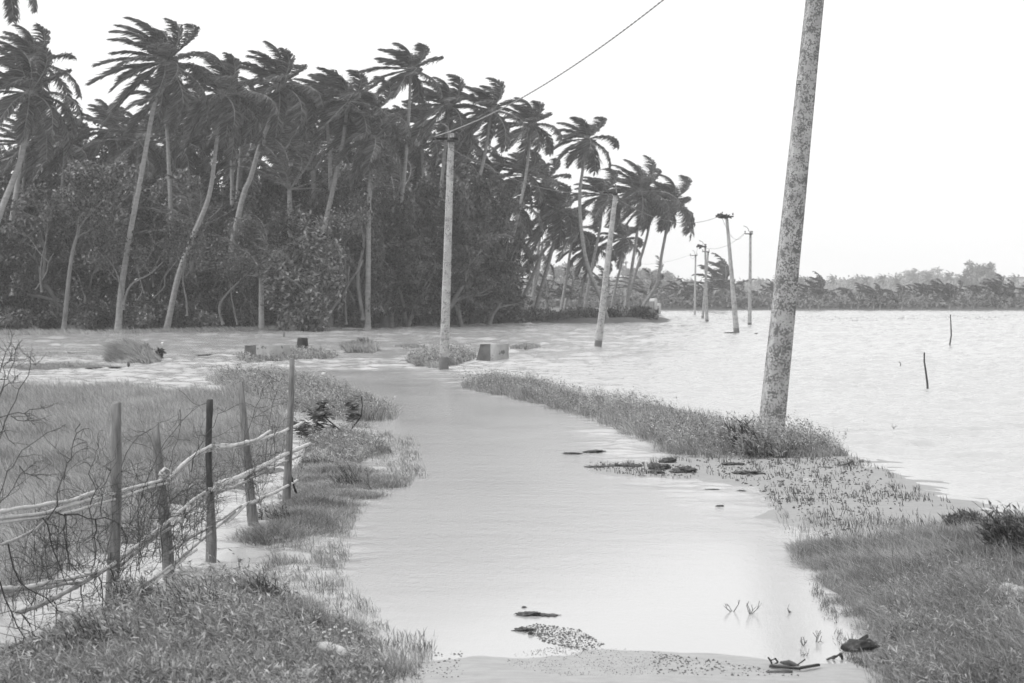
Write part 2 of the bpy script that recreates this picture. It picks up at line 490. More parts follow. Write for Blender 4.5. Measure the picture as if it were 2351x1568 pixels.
# haze: even air
hb = MB(); hb.box((0, 800, 17), (3200, 1800, 41))
hm = bpy.data.materials.new('haze_air'); hm.use_nodes = True
hm.node_tree.nodes.remove(hm.node_tree.nodes['Principled BSDF'])
pv = hm.node_tree.nodes.new('ShaderNodeVolumePrincipled')
pv.inputs['Color'].default_value = (0.97, 0.97, 0.97, 1)
pv.inputs['Density'].default_value = 0.00055
hm.node_tree.links.new(pv.outputs[0], hm.node_tree.nodes['Material Output'].inputs['Volume'])
tag(hb.build('haze', hm), 'pale damp haze over the flooded plain', None, None, 'stuff')

# ---------------------------------------------------------------- grass
def blades(mb, x, y, z, h, wd, lean, jit=0.35, curve=1.0):
    n = len(x)
    base = np.stack([x, y, z], -1)
    az = rng.random(n) * 2 * np.pi
    h = np.broadcast_to(h, (n,)) * (0.6 + 0.7 * rng.random(n))
    wd = np.broadcast_to(wd, (n,)) * (0.7 + 0.6 * rng.random(n))
    L_ = np.array(lean)[None, :] + rng.normal(0, jit, (n, 2))
    side = np.stack([np.cos(az), np.sin(az) * 0.6, np.zeros(n)], -1)
    def P_(t):
        off = np.zeros((n, 3))
        off[:, :2] = L_ * (t ** 1.7 * curve)
        off[:, 2] = t * (1 - 0.35 * t * np.minimum(1.2, np.linalg.norm(L_, axis=1)))
        return base + off * h[:, None]
    p0, p1, p2, p3 = P_(0), P_(0.4), P_(0.75), P_(1.0)
    w_ = side * wd[:, None] / 2
    v = np.stack([p0 - w_, p0 + w_, p1 - w_ * .9, p1 + w_ * .9, p2 - w_ * .6, p2 + w_ * .6, p3], 1).reshape(-1, 3)
    i = np.arange(n)[:, None] * 7
    q = np.concatenate([i + np.array([0, 1, 3, 2]), i + np.array([2, 3, 5, 4])])
    t = i + np.array([4, 5, 6])
    mb.add(v, q, t)
def scatter(P2, n, inset=0.0, clump=0.0, cs=1.5, edge=0.0):
    x0, y0 = P2.min(0); x1, y1 = P2.max(0)
    X, Y = [], []
    k = 0
    while k < n:
        x = rng.uniform(x0, x1, n * 2); y = rng.uniform(y0, y1, n * 2)
        sd_ = sdf(P2, x, y); ok = sd_ > inset
        if edge: ok &= rng.random(len(x)) < np.clip((sd_ - inset) / edge + .04 + .5 * fbm(x * 3, y * 2), 0.0, 1)
        ok &= (np.abs(x) < (y + 3) * 0.30)
        if clump:
            ok &= rng.random(len(x)) < np.clip(0.5 + clump * fbm(x * cs, y * cs), 0.03, 1)
        X.append(x[ok]); Y.append(y[ok]); k += ok.sum()
        if k == 0: break
    X = np.concatenate(X)[:n]; Y = np.concatenate(Y)[:n]
    return X, Y
def grass(name, P2, n, h, wd, lean, mat, label, inset=0.0, clump=0.0, onland=False, cs=1.5, z0=None, jit=0.35, hvar=0.6, edge=0.0):
    x, y = scatter(P2, n, inset, clump, cs, edge)
    z, _ = ground_z(x, y)
    if onland:
        k = z > -0.03; x, y, z = x[k], y[k], z[k]
    z = np.maximum(z, -0.04)
    hh = h * (1 + hvar * 2 * fbm(x * 1.1 + 9, y * 1.1))
    mb = MB()
    blades(mb, x, y, z, hh, wd, lean, jit)
    return tag(mb.build(name, mat), label, None, None, 'stuff')

def tufts(name, P2, ntuft, per, r, h, wd, lean, mat, label, jit=0.3):
    x, y = scatter(P2, ntuft, 0, 1.5, 0.8)
    X = np.repeat(x, per) + rng.normal(0, r, ntuft * per); Y = np.repeat(y, per) + rng.normal(0, r, ntuft * per)
    z, _ = ground_z(X, Y); z = np.maximum(z, -0.02)
    mb = MB(); hh = np.repeat(0.5 + rng.random(ntuft), per) * h
    blades(mb, X, Y, z, hh, wd, lean, jit)
    return tag(mb.build(name, mat), label, None, None, 'stuff')

WL = (-0.55, 0.1)
grass('field_grass', PF, 190000, 0.27, 0.0062, (-0.55, 0.1), M['field'], 'tall pale field grass flattened by wind beside the fence', clump=1.0, cs=0.5, jit=0.48, hvar=.8)
RB = PW['right_bank']; RBv = poly_world([(1832, 1262), (1900, 1252), (2000, 1248), (2351, 1205), (2480, 1200), (2480, 1660), (2050, 1660), (2010, 1535), (1992, 1480), (1945, 1410), (1895, 1340), (1845, 1300)])
grass('bank_grass', RBv, 100000, 0.075, 0.0032, (-0.25, 0.05), M['grass'], 'short grass covering the near bank on the right of the track', inset=-0.08, clump=2.0, cs=4, jit=.55, hvar=1.2, edge=.16)
grass('bank_tall_grass', RBv, 9000, 0.17, 0.0036, (-0.7, 0.05), M['grass'], 'longer bent grass blades on the right bank', inset=0.15, clump=3.0, cs=2.5, jit=.6)
LBv = poly_world([(-120, 1560), (0, 1530), (110, 1480), (200, 1440), (290, 1400), (380, 1372), (470, 1352), (560, 1345), (650, 1362), (730, 1380), (770, 1415), (830, 1440), (880, 1480), (905, 1520), (930, 1568), (950, 1700), (-120, 1700)])
grass('verge_grass', LBv, 40000, 0.07, 0.0036, (-0.2, 0.05), M['grass'], 'short grass and weeds on the verge left of the track', inset=-0.10, clump=2.2, cs=5, jit=.6, hvar=1.2, edge=.2)
grass('upper_verge_grass', PW['upper_verge'], 36000, 0.075, 0.0042, (-0.2, 0.05), M['grass'], 'grass lobe reaching into the track beyond the fence end', inset=-0.16, clump=2.4, cs=3, jit=.9, hvar=1.6, edge=.4)
WP0 = poly_world([(330, 1400), (430, 1360), (560, 1345), (700, 1380), (760, 1450), (800, 1600), (-100, 1700), (0, 1540), (200, 1450)])
grass('verge_tall_grass', WP0, 7000, 0.17, 0.004, (-0.5, 0.0), M['grass'], 'long pale grass blades tangled in the left foreground weeds', clump=2.5, cs=3, jit=.9)
grass('islet_grass', PW['islet'], 9000, 0.10, 0.006, (-0.5, 0.1), M['grass'], 'small grassy islet in the water behind the fence end', inset=-.1, clump=2, cs=2, jit=.5, edge=.3)
grass('isle_grass', PW['isle'], 24000, 0.17, 0.011, (-0.3, 0.1), M['grass'], 'long grassy islet left of the flooded track', clump=2.0, cs=.9, inset=-.3, jit=.5, hvar=1.1, edge=.6)
grass('strip_grass', PW['strip'], 50000, 0.15, 0.007, (-0.25, 0.1), M['grass'], 'grassy strip running along the right side of the flooded track', clump=2.2, cs=1.6, inset=-.2, hvar=1.5, jit=.55, edge=.35)
grass('mound_grass', PW['mound'], 12000, 0.42, 0.016, (-1.1, 0.1), M['field'], 'grass mound combed over by wind in the left flood', jit=0.45, hvar=1.4, edge=.8)
grass('wall_islet_grass', PW['wallisle'], 9000, 0.12, 0.016, (-0.4, 0.1), M['grass'], 'weedy islet around the broken culvert wall', hvar=1.2, edge=.6)
grass('spiky_islet_grass', PW['spikeisle'], 4000, 0.30, 0.018, (-0.4, 0.1), M['grass'], 'weedy islet under the spiky plant')
grass('pole_islet_grass', PW['poleisle'], 9000, 0.18, 0.014, (-0.4, 0.1), M['grass'], 'weedy islet at the foot of the second pole')
for k_, lb in (('tiny1', 'lone grass patch in open water beyond the spiky plant'), ('tiny2', 'grass patch in open water beyond the pale culvert block')):
    grass('grass_patch', PW[k_], 1500, 0.14, 0.02, (-0.4, 0.1), M['grass'], lb)
grass('far_bar_grass', PW['farbar'], 1600, 0.07, 0.012, (-0.5, 0), M['field'], 'low dark grass bar across the left flood')
# drowned stubble and sparse blades
tufts('drowned_stubble', PM, 620, 5, 0.025, 0.055, 0.006, (-0.2, 0), M['reed'], 'dark drowned grass stubble standing in the shallow mud')
tufts('shore_sedge', poly_world([(1780, 1190), (1900, 1180), (2100, 1200), (2300, 1200), (2250, 1250), (2100, 1290), (2000, 1262), (1860, 1262)]), 400, 5, 0.02, 0.065, 0.0045, (-0.2, 0), M['grass'], 'sedge blades in the shallow water off the right bank')
tufts('verge_sedge', poly_world([(740, 1180), (830, 1160), (800, 1250), (790, 1340), (860, 1400), (900, 1460), (970, 1450), (1000, 1500), (940, 1568), (860, 1520), (800, 1420), (680, 1340), (600, 1330), (620, 1260)]), 1100, 6, 0.02, 0.06, 0.004, (-0.15, 0), M['grass'], 'sparse grass blades standing in water along the left verge')
tufts('outer_verge_sedge', poly_world([(800, 960), (900, 1000), (960, 1010), (960, 1060), (980, 1095), (930, 1110), (860, 1060), (800, 1040)]), 420, 6, 0.03, 0.07, 0.007, (-0.2, 0), M['grass'], 'sparse grass blades round the small islet')
tufts('bank_edge_sedge', poly_world([(1880, 1330), (1925, 1410), (1965, 1480), (1990, 1540), (1945, 1520), (1900, 1430), (1860, 1340)]), 130, 6, 0.015, 0.05, 0.003, (-0.1, 0), M['reed'], 'grass blades standing in water below the right bank edge')
tufts('flooded_pasture', poly_world([(-700, 800), (200, 800), (300, 822), (120, 828), (-700, 832)]), 2600, 6, 0.12, 0.07, 0.02, (-0.8, 0), M['field'], 'drowned pasture grass in the left flood')
tufts('far_stubble', poly_world([(1700, 726), (2500, 722), (2500, 735), (1950, 738), (1700, 740)]), 700, 4, 0.1, 0.07, 0.05, (-0.3, 0), M['reed'], 'line of far crop stubble poking out of the open flood')
tufts('bank_foot_grass', poly_world([(-300, 764), (0, 763), (300, 761), (600, 754), (800, 749), (780, 752), (600, 760), (0, 772), (-300, 773)]), 2200, 6, 0.2, 0.22, 0.03, (-0.8, 0), M['field'], 'pale flooded grass at the foot of the palm grove')

# weeds: leafy stems
def weeds(name, P2, n, h, leaf, mat, label, lean=(-0.35, 0.05), inset=0.05, clump=1.6, cs=1.4, per=14, lw=0.28, hs=None):
    x, y = scatter(P2, n, inset, clump, cs)
    z, _ = ground_z(x, y); z = np.maximum(z, -0.02)
    mb = MB(); n = len(x)
    hh = h * (0.45 + 0.8 * rng.random(n)) * (1 + 1.2 * fbm(x * cs + 3, y * cs))
    ln = np.array(lean)[None] + rng.normal(0, 0.45, (n, 2))
    C, Dd = [], []
    for t in np.linspace(0.12, 1.0, per):
        off = np.zeros((n, 3)); off[:, :2] = ln * t ** 1.5; off[:, 2] = t
        p = np.stack([x, y, z], -1) + off * hh[:, None]
        d = np.stack([rng.normal(-0.35, 0.8, n), rng.normal(0, 0.8, n), rng.normal(0.45, 0.4, n)], -1)
        C.append(p); Dd.append(d)
    C = np.concatenate(C); Dd = np.concatenate(Dd)
    nr = rng.normal(0, 0.5, C.shape) + np.array([0, 0, 1.0])
    mb.kites(C, Dd, nr, leaf * (0.6 + 0.8 * rng.random(len(C))), leaf * lw)
    blades(mb, x, y, z, hh, 0.004, lean, 0.3)
    return tag(mb.build(name, mat), label, None, None, 'stuff')
WP = poly_world([(150, 1480), (330, 1395), (430, 1365), (560, 1355), (690, 1390), (740, 1450), (760, 1560), (760, 1700), (-100, 1700), (-60, 1560)])
weeds('verge_weeds', WP, 1000, 0.17, 0.046, M['weed'], 'tangled leafy weeds in front of the fence', lw=0.18, clump=3, cs=2.5)
weeds('low_weeds', LBv, 1300, 0.08, 0.03, M['weed'], 'low leafy weeds scattered over the left verge')
weeds('bank_weeds', poly_world([(2000, 1360), (2351, 1330), (2480, 1340), (2480, 1680), (2050, 1660), (2000, 1500)]), 500, 0.14, 0.04, M['weed'], 'leafy weeds on the right bank', lw=.14, clump=3, cs=3)
weeds('strip_weeds', PW['strip'], 3400, 0.25, 0.045, M['weed'], 'leafy weeds topping the grassy strip', inset=0.0)
weeds('isle_weeds', PW['isle'], 1500, 0.24, 0.06, M['weed'], 'leafy weeds topping the long islet', inset=0.0)
weeds('islet_weeds', poly_world([(690, 1050), (735, 1000), (800, 1000), (895, 1035), (830, 1060), (760, 1075)]), 700, 0.16, 0.045, M['weed'], 'pale weeds at the far end of the fence', inset=0.0)
weeds('wall_islet_weeds', PW['wallisle'], 400, 0.16, 0.09, M['weed'], 'weeds round the dark drum', inset=0.0)
weeds('pole_islet_weeds', PW['poleisle'], 500, 0.28, 0.09, M['weed'], 'weeds beside the foot of the second pole', inset=0.0)

# ---------------------------------------------------------------- electricity poles
def lerp(a, b_, t): return a + (b_ - a) * t
def frame_z(d):
    d = d / np.linalg.norm(d)
    x = np.cross([0, 1, 0], d); x /= np.linalg.norm(x)
    y = np.cross(d, x)
    return x, y, d
def make_pole(base_px, top_px, wb, wt, label, mat, D=None, foot=0.35, arm=None, rod=None, bundle=None, rot=0.12, depth_ratio=0.75, steps=True):
    if D is None: D = gp(*base_px)[1]
    b0 = atD(base_px[0], base_px[1], D); t0 = atD(top_px[0], top_px[1], D)
    t_ = thing('utility_pole', b0, label, 'utility pole', 'concrete utility poles along the flooded track')
    X, Y, Z = frame_z(t0 - b0)
    ca, sa = math.cos(rot), math.sin(rot)
    X2 = X * ca + Y * sa; Y2 = -X * sa + Y * ca
    H = np.linalg.norm(t0 - b0)
    def sect(h, w_):
        c = b0 + Z * h
        a = w_ / 2; bb = w_ / 2 * depth_ratio; ch = 0.14
        pts = [(-a * (1 - ch), -bb), (a * (1 - ch), -bb), (a, -bb * (1 - ch)), (a, bb * (1 - ch)), (a * (1 - ch), bb), (-a * (1 - ch), bb), (-a, bb * (1 - ch)), (-a, -bb * (1 - ch))]
        return [c + X2 * p + Y2 * q for p, q in pts]
    mb = MB()
    hs = np.concatenate([[-0.6], np.linspace(0, H, 14)])
    V = []
    for h in hs:
        jog = 0.002 * rng.normal(0, 1)
        V += [v + X2 * jog for v in sect(h, lerp(wb, wt, max(h, 0) / H))]
    n = len(hs); q = []
    for i in range(n - 1):
        for j in range(8):
            q.append([i * 8 + j, i * 8 + (j + 1) % 8, (i + 1) * 8 + (j + 1) % 8, (i + 1) * 8 + j])
    mb.ngon(V, q + [[(n - 1) * 8 + j for j in range(8)]])
    mb.build('shaft', mat, t_)
    if foot:
        m2 = MB(); V = []
        for h in (-0.3, foot): V += [v + (v - (b0 + Z * h)) * 0.02 for v in sect(h, lerp(wb, wt, max(h, 0) / H))]
        m2.ngon(V, [[j, (j + 1) % 8, 8 + (j + 1) % 8, 8 + j] for j in range(8)] + [[8 + j for j in range(8)]])
        m2.build('wet_foot', M['wet'], t_)
    R = np.stack([X, Y, Z], 1)
    if arm:                                      # (left px, right px, y px, thickness px)
        l, r, y, th = arm
        pl = atD(l, y, D); pr = atD(r, y, D); s = th / ppm(D)
        off = np.array([0, -wt * depth_ratio / 2 - s * 0.5 - 0.004, 0])
        ax = (pr - pl) / np.linalg.norm(pr - pl)
        Ra = np.stack([ax, [0, 1, 0], np.cross(ax, [0, 1, 0])], 1)
        Ra[:, 2] = np.cross(Ra[:, 0], Ra[:, 1])
        m3 = MB()
        L_ = np.linalg.norm(pr - pl)
        m3.box((pl + pr) / 2 + off, (L_, s, s * 0.22), Ra)
        m3.box((pl + pr) / 2 + off + Z * 0.0 - np.array([0, -s * 0.39, s * 0.5]), (L_, s * 0.22, s * 0.8), Ra)
        ca_ = m3.build('crossarm', M['steel'], t_)
        m4 = MB()
        cc = atD(lerp(base_px[0], top_px[0], (H - 0.12) / H), y + th * 1.1, D)
        m4.box(cc + off * 0.7, (wt * 1.25, wt * 0.9 + s, wt * 0.5), R)
        m4.build('clamp', M['steel'], t_)
        for p in (pl + ax * s * .6, pr - ax * s * .6):
            m5 = MB()
            q0 = p + off
            prof = [(0.0, .012), (.05, .012), (.051, .035), (.075, .03), (.08, .045), (.105, .032), (.11, .042), (.14, .02), (.16, .018)]
            m5.tube([q0 + np.array([0, 0, h]) for h, _ in prof], [r_ for _, r_ in prof], 10)
            m5.build('insulator', M['wet'], ca_, True)
    if rod:
        m6 = MB()
        m6.tube([atD(px, py, D - 0.12) for px, py in rod], 0.02, 6)
        m6.build('lamp_bracket', M['cable_grey'], t_, True)
    if bundle:
        bx, by, bw_ = bundle
        m7 = MB(); c = atD(bx, by, D - 0.15); s = bw_ / ppm(D)
        for i in range(26):
            a = c + rng.normal(0, 1, 3) * np.array([s * .45, .06, s * .15]); e = c + rng.normal(0, 1, 3) * np.array([s * .45, .06, s * .15])
            mid = (a + e) / 2 + rng.normal(0, .08, 3)
            m7.tube([a, mid, e], 0.03, 5)
        m7.build('cable_bundle', M['steel'], t_)
    return t_, D
p1, D1 = make_pole((1770, 996), (1905.0, -345), 0.315, 0.18, 'leaning lichen-stained concrete pole in the foreground, rising past the top of the picture', M['pole'], D=27.3, foot=0, rot=0.22)
m_ = MB()
for yy in (194.0,):
    q = atD(1834, yy, 27.2)
    m_.tube([q + np.array([0.05, 0, 0]), q + np.array([-0.03, 0, 0]), q + np.array([-0.03, 0, 0.05]), q + np.array([0.05, 0, 0.05])], 0.006, 5)
m_.build('step_iron', M['steel'], p1)
p2, D2 = make_pole((1019, 848), (1036, 306), 0.24, 0.15, 'tall pale concrete pole with dark crossarm standing in front of the palm grove', M['pole2'], foot=0.31, arm=(995, 1052, 317, 5), rod=[(1031, 340), (1030, 300), (1028, 292), (1020, 286), (1008, 281)])
p3, D3 = make_pole((1373, 795), (1413, 446), 0.25, 0.15, 'concrete pole leaning right beside the last palms of the grove', M['pole2'], foot=0.22, arm=(1385, 1425, 441, 3.5), rod=[(1416, 445), (1414, 425), (1405, 414)])
p4, D4 = make_pole((1691, 764), (1668, 493), 0.26, 0.12, 'left-leaning pole with cable bundle on its crossarm', M['pole2'], foot=0.24, arm=(1652, 1684, 496, 3), bundle=(1659, 497, 16))
p5, D5 = make_pole((1721, 748), (1723, 530), 0.22, 0.12, 'upright pole just left of the big leaning foreground pole', M['pole2'], foot=0.2, arm=(1709, 1728, 536, 2.2), rod=[(1719, 532), (1718, 526), (1714, 521), (1707, 519)])
p6, D6 = make_pole((1623, 738), (1619, 560), 0.22, 0.115, 'far pole with cable bundle and curved bracket', M['pole2'], foot=0.15, arm=(1603, 1622, 565, 2.5), bundle=(1607, 566, 9), rod=[(1617, 562), (1612, 555), (1605, 552)])
p7, D7 = make_pole((1613, 730), (1626, 578), 0.2, 0.13, 'far pole leaning right behind the pole with the bundle', M['pole2'], foot=0.12, arm=(1612, 1629, 577, 2))
p8, D8 = make_pole((1595, 723), (1597, 584), 0.2, 0.12, 'thin far upright pole, leftmost of the far cluster', M['pole2'], foot=0, arm=(1584, 1601, 586, 1.6), rod=[(1595, 584), (1594, 577), (1590, 574)])
p9, D9 = make_pole((1436, 717), (1437, 599), 0.2, 0.13, 'thin distant pole seen between the palm trunks', M['pole2'], D=225, foot=0, arm=(1430, 1441, 603, 1.4))

def cable(a, b_, sag, r, mat, label, twist=False, via=None):
    a = np.array(a); b_ = np.array(b_)
    n = 160 if twist else 40
    t = np.linspace(0, 1, n if not twist else 900)
    P_ = a + (b_ - a) * t[:, None]; P_[:, 2] -= sag * 4 * t * (1 - t)
    mb = MB()
    if twist:
        Ln = np.linalg.norm(b_ - a); ph = t * Ln / 0.42 * 2 * np.pi
        ax = (b_ - a) / Ln; s1 = np.cross(ax, [0, 0, 1]); s1 /= np.linalg.norm(s1); s2 = np.cross(ax, s1)
        for k in (0, np.pi):
            Q = P_ + 0.008 * (np.cos(ph + k)[:, None] * s1 + np.sin(ph + k)[:, None] * s2)
            mb.tube(Q, r, 5)
    else:
        mb.tube(P_, r, 5)
    return solid('power_cable', mb, mat, label, 'power cable', 'power cables between the poles', True)
cable(atD(1901, -330, 27.2), atD(998, 313, D2 - .2), 0.55, 0.0085, M['cable'], 'twisted pale cable running from the foreground pole down to the second pole', True)
cable(atD(998, 318, D2 - .2), atD(1386, 440, D3 - .2), 0.5, 0.008, M['cable_grey'], 'grey cable crossing in front of the palms from the second to the third pole', True)
cable(atD(1395, 441, D3 - .2), atD(1654, 495, D4 - .2), 0.7, 0.012, M['cable_grey'], 'cable sagging from the third pole to the left-leaning pole')
cable(atD(1658, 500, D4 - .2), atD(1709, 535, D5 - .1), 0.7, 0.010, M['cable_grey'], 'short slack cable between the left-leaning pole and the upright pole')
cable(atD(1709, 536, D5 - .1), atD(1606, 565, D6 - .2), 0.5, 0.010, M['cable_grey'], 'cable from the upright pole back to the far pole with the bundle')
cable(atD(1603, 565, D6 - .1), atD(1584, 585, D8 - .2), 0.6, 0.010, M['cable_grey'], 'slack cable within the far pole cluster')
cable(atD(1584, 585, D8 - .1), atD(1432, 602, D9 - .2), 0.5, 0.010, M['cable_grey'], 'distant cable running left to the pole behind the palms')

# ---------------------------------------------------------------- coconut palms bent by wind
WIND = np.array([-1.0, 0.15, 0.12])
def frond_geo(mb_leaf, mb_ra, c, d, L_, wind=1.0, droop=1.0, npair=44, seg=12, lw=0.05, ll=0.85):
    d = d / np.linalg.norm(d)
    pts = [c]; dirs = [d]
    for i in range(seg):
        t = (i + 1) / seg
        d = d + (WIND * 0.30 * wind * (0.3 + t) + np.array([0, 0, -0.20]) * droop * (0.2 + t)) * (1.6 / 1.0) * (1 / seg) * 4.2 * (0.35 + t)
        d = d / np.linalg.norm(d)
        pts.append(pts[-1] + d * L_ / seg); dirs.append(d)
    pts = np.array(pts); dirs = np.array(dirs)
    mb_ra.tube(pts, np.linspace(0.055, 0.012, len(pts)), 4, cap=False)
    tt = np.linspace(0.13, 1.0, npair)
    idx = tt * seg; i0 = np.minimum(idx.astype(int), seg - 1); f = (idx - i0)[:, None]
    P_ = pts[i0] * (1 - f) + pts[i0 + 1] * f; D_ = dirs[i0] * (1 - f) + dirs[i0 + 1] * f
    up = np.array([0, 0, 1.0])
    side = np.cross(D_, up); nn = np.linalg.norm(side, axis=1)[:, None]
    side = np.where(nn > 0.15, side / (nn + 1e-6), np.array([0, 1.0, 0]))
    prof = np.interp(tt, [0.13, 0.3, 0.6, 0.85, 1.0], [0.55, 0.95, 1.0, 0.7, 0.4]) * ll
    for sg in (-1, 1):
        ld = side * sg * 0.8 + D_ * 0.65 + rng.normal(0, 0.10, P_.shape)
        l1 = ld + WIND * 0.35 * wind + np.array([0, 0, -0.10])
        l2 = ld * 0.55 + WIND * 1.0 * wind + np.array([0, 0, -0.42]) + rng.normal(0, 0.12, P_.shape)
        l1 /= np.linalg.norm(l1, axis=1)[:, None]; l2 /= np.linalg.norm(l2, axis=1)[:, None]
        ln = (prof * (0.8 + 0.4 * rng.random(npair)))[:, None]
        q0 = P_; q1 = P_ + l1 * ln * 0.5; q2 = q1 + l2 * ln * 0.5
        wv = np.cross(l1, rng.normal(0, 0.4, P_.shape) + np.array([0, 0.6, 0.6])); wv /= np.linalg.norm(wv, axis=1)[:, None]
        wv = wv * lw / 2
        v = np.stack([q0 - wv, q0 + wv, q1 - wv * 1.1, q1 + wv * 1.1, q2], 1).reshape(-1, 3)
        i = np.arange(npair)[:, None] * 5
        mb_leaf.add(v, i + np.array([0, 1, 3, 2]), i + np.array([2, 3, 4]))
def frond_dirs(n, bias=0.0):
    out = []
    ga = math.pi * (3 - math.sqrt(5))
    for k in range(n):
        t = (k + 0.5) / n
        el = math.radians(lerp(82, -40, t ** 0.8)) + rng.normal(0, 0.08)
        az = k * ga + rng.normal(0, 0.12)
        out.append((np.array([math.cos(az) * math.cos(el), math.sin(az) * math.cos(el), math.sin(el)]), t))
    return out
def make_trunk(path, r0, r1):
    path = np.array(path)
    # smooth resample
    k = len(path); s = np.linspace(0, k - 1, 26)
    i0 = np.minimum(s.astype(int), k - 2); f = s - i0
    def P(i): return path[np.clip(i, 0, k - 1)]
    f3 = f[:, None]
    a, b_, c, d = P(i0 - 1), P(i0), P(i0 + 1), P(i0 + 2)
    Q = 0.5 * ((2 * b_) + (-a + c) * f3 + (2 * a - 5 * b_ + 4 * c - d) * f3 ** 2 + (-a + 3 * b_ - 3 * c + d) * f3 ** 3)
    rr = np.linspace(r0, r1, 26); rr[0] *= 1.5; rr[1] *= 1.15
    # leaf scar rings
    mb = MB(); mb.tube(Q, rr, 9)
    return mb
GP_PALM = 'wind-bent coconut palms of the grove'
def palm(label, D, path_px, L_=3.8, nf=20, wind=1.0, droop=1.0, r=0.15, parts=True, fruit=False, near=False):
    """path_px: base .. crown pixel points"""
    gpx = path_px[0]
    by = HY + CAM_H * F / D                         # ground line at this depth
    pts = [atD(px, py, D) for px, py in path_px]
    if gpx[1] < by - 2:                             # base hidden behind plants: run the trunk on to the ground
        d = pts[0] - pts[1]; d = d / abs(d[2]) if abs(d[2]) > 1e-3 else np.array([0, 0, -1])
        d[0] *= 0.6
        pts = [pts[0] + d * (pts[0][2] + 0.2)] + pts
    root = thing('coconut_palm', pts[0], label, 'palm tree', GP_PALM)
    make_trunk(pts, r * 1.15, r * 0.62).build('trunk', M['trunk'], root, True)
    c = pts[-1]
    hub = MB()
    hub.tube([c - np.array([0, 0, .35]), c, c + np.array([0, 0, .3]), c + np.array([-.02, 0, .6])], [r * .7, r * 1.5, r * 1.1, .02], 8)
    hb_ = hub.build('crown', M['rachis'], root, True)
    for d, t in frond_dirs(nf):
        ml, mr = MB(), MB()
        f = L_ * rng.uniform(0.75, 1.05) * lerp(0.74 if near else 0.64, 1.0, min(1, t / .6)) * (0.86 if d[0] > 0 else 0.95)
        frond_geo(ml, mr, c + np.array([0, 0, .15]), d, f, wind * lerp(1.4, 0.35, t) * rng.uniform(0.8, 1.15), droop * (0.25 + 1.7 * t), npair=72 if near else 60, lw=0.062 if near else 0.068)
        o = ml.build('frond', M['palm'], hb_)
        mr.build('midrib', M['rachis'], o)
    if fruit:
        for k in range(7):
            m = MB(); a = k * 0.9; p = c + np.array([math.cos(a) * .25, math.sin(a) * .25, -.25 - .1 * (k % 2)])
            m.tube([p + np.array([0, 0, z]) for z in (-.13, -.1, 0, .09, .12)], [.02, .08, .12, .08, .02], 7)
            m.build('coconut', M['rachis'], hb_, True)
    return root

palm('big near palm at the left edge with many hanging fronds', 98, [(-30, 600), (0, 490), (45, 375), (60, 300), (66, 222)], 4.6, 26, 0.75, 1.5, 0.17, fruit=True, near=True)
palm('palm behind the left edge palm, its plume reaching highest at the far left', 108, [(20, 560), (40, 420), (60, 260), (75, 150)], 4.3, 20, 0.9, 0.9)
palm('palm cut by the top left corner, only hanging frond tips showing', 96, [(-95, 640), (-80, 400), (-50, 120), (-25, -70)], 4.2, 18, 0.55, 1.3)
palm('tall palm with dense windblown crown and slim bowed trunk, third crown from the left edge', 102, [(276, 690), (282, 640), (300, 530), (325, 400), (350, 260), (377, 150)], 4.6, 28, 1.15, 1.0, 0.16, near=True, fruit=True)
palm('pale bare palm trunk close behind the tall bowed palm', 112, [(392, 480), (388, 390), (384, 310), (374, 230)], 3.2, 12, 1.0, 1.0, 0.13)
palm('palm with wide round crown above a strongly curved pale trunk', 106, [(408, 640), (440, 550), (480, 450), (497, 330), (514, 225)], 4.6, 26, 0.8, 1.35, 0.15, near=True, fruit=True)
palm('palm leaning far right with crown above the curved trunks', 110, [(552, 475), (575, 410), (595, 340), (622, 270), (640, 205)], 4.3, 24, 0.85, 1.2, 0.15, near=True)
palm('straight palm trunk behind the curved pale palm, its crown hidden', 116, [(533, 480), (533, 400), (532, 320), (545, 262)], 3.6, 14, 1.0, 1.1, 0.13)
palm('second straight palm trunk right of the straight one', 118, [(546, 440), (552, 370), (556, 310), (575, 250)], 3.6, 14, 1.0, 1.1, 0.12)
palm('slender palm with swept crown left of the palm pair', 116, [(758, 440), (757, 360), (752, 300), (748, 238)], 4.0, 22, 1.15, 1.0, 0.12)
palm('palm with leaning trunk, right one of the pair of swept crowns', 112, [(738, 560), (770, 410), (785, 340), (794, 275), (799, 240)], 4.0, 22, 1.1, 1.1, 0.14, near=True)
palm('palm with dark upright trunk and narrow tufted crown before the tallest palm', 118, [(846, 560), (850, 430), (857, 330), (862, 262)], 3.7, 20, 1.2, 1.0, 0.14)
palm('lower palm with spreading star-shaped crown under the narrow tufted one', 112, [(846, 560), (848, 440), (856, 370), (857, 326)], 3.6, 18, 0.5, 1.4, 0.14)
palm('tallest slender palm standing clear of the grove with plume blown left', 120, [(905, 630), (912, 560), (925, 440), (937, 300), (943, 165)], 3.3, 17, 1.2, 0.7, 0.13, near=True)
palm('shorter palm crown directly behind the tallest slender trunk', 132, [(975, 500), (972, 400), (965, 292)], 4.0, 20, 1.1, 1.0, 0.13)
palm('palm crown just above the crossarm of the second pole', 126, [(1010, 480), (1020, 360), (1032, 248)], 4.0, 22, 1.15, 1.0, 0.13)
palm('palm with short visible leaning trunk right of the second pole', 126, [(1085, 450), (1100, 410), (1116, 340), (1126, 258)], 3.9, 22, 1.2, 1.05, 0.13, near=True)
palm('tall slim palm with long curved trunk between second and third pole', 132, [(1150, 705), (1168, 590), (1190, 490), (1208, 400), (1219, 290)], 3.4, 20, 1.2, 1.0, 0.13, near=True)
palm('palm with sparse drooping crown against the sky left of the third pole', 136, [(1382, 690), (1352, 620), (1336, 540), (1331, 450), (1338, 390), (1347, 325)], 3.4, 17, 0.85, 1.35, 0.14, near=True)
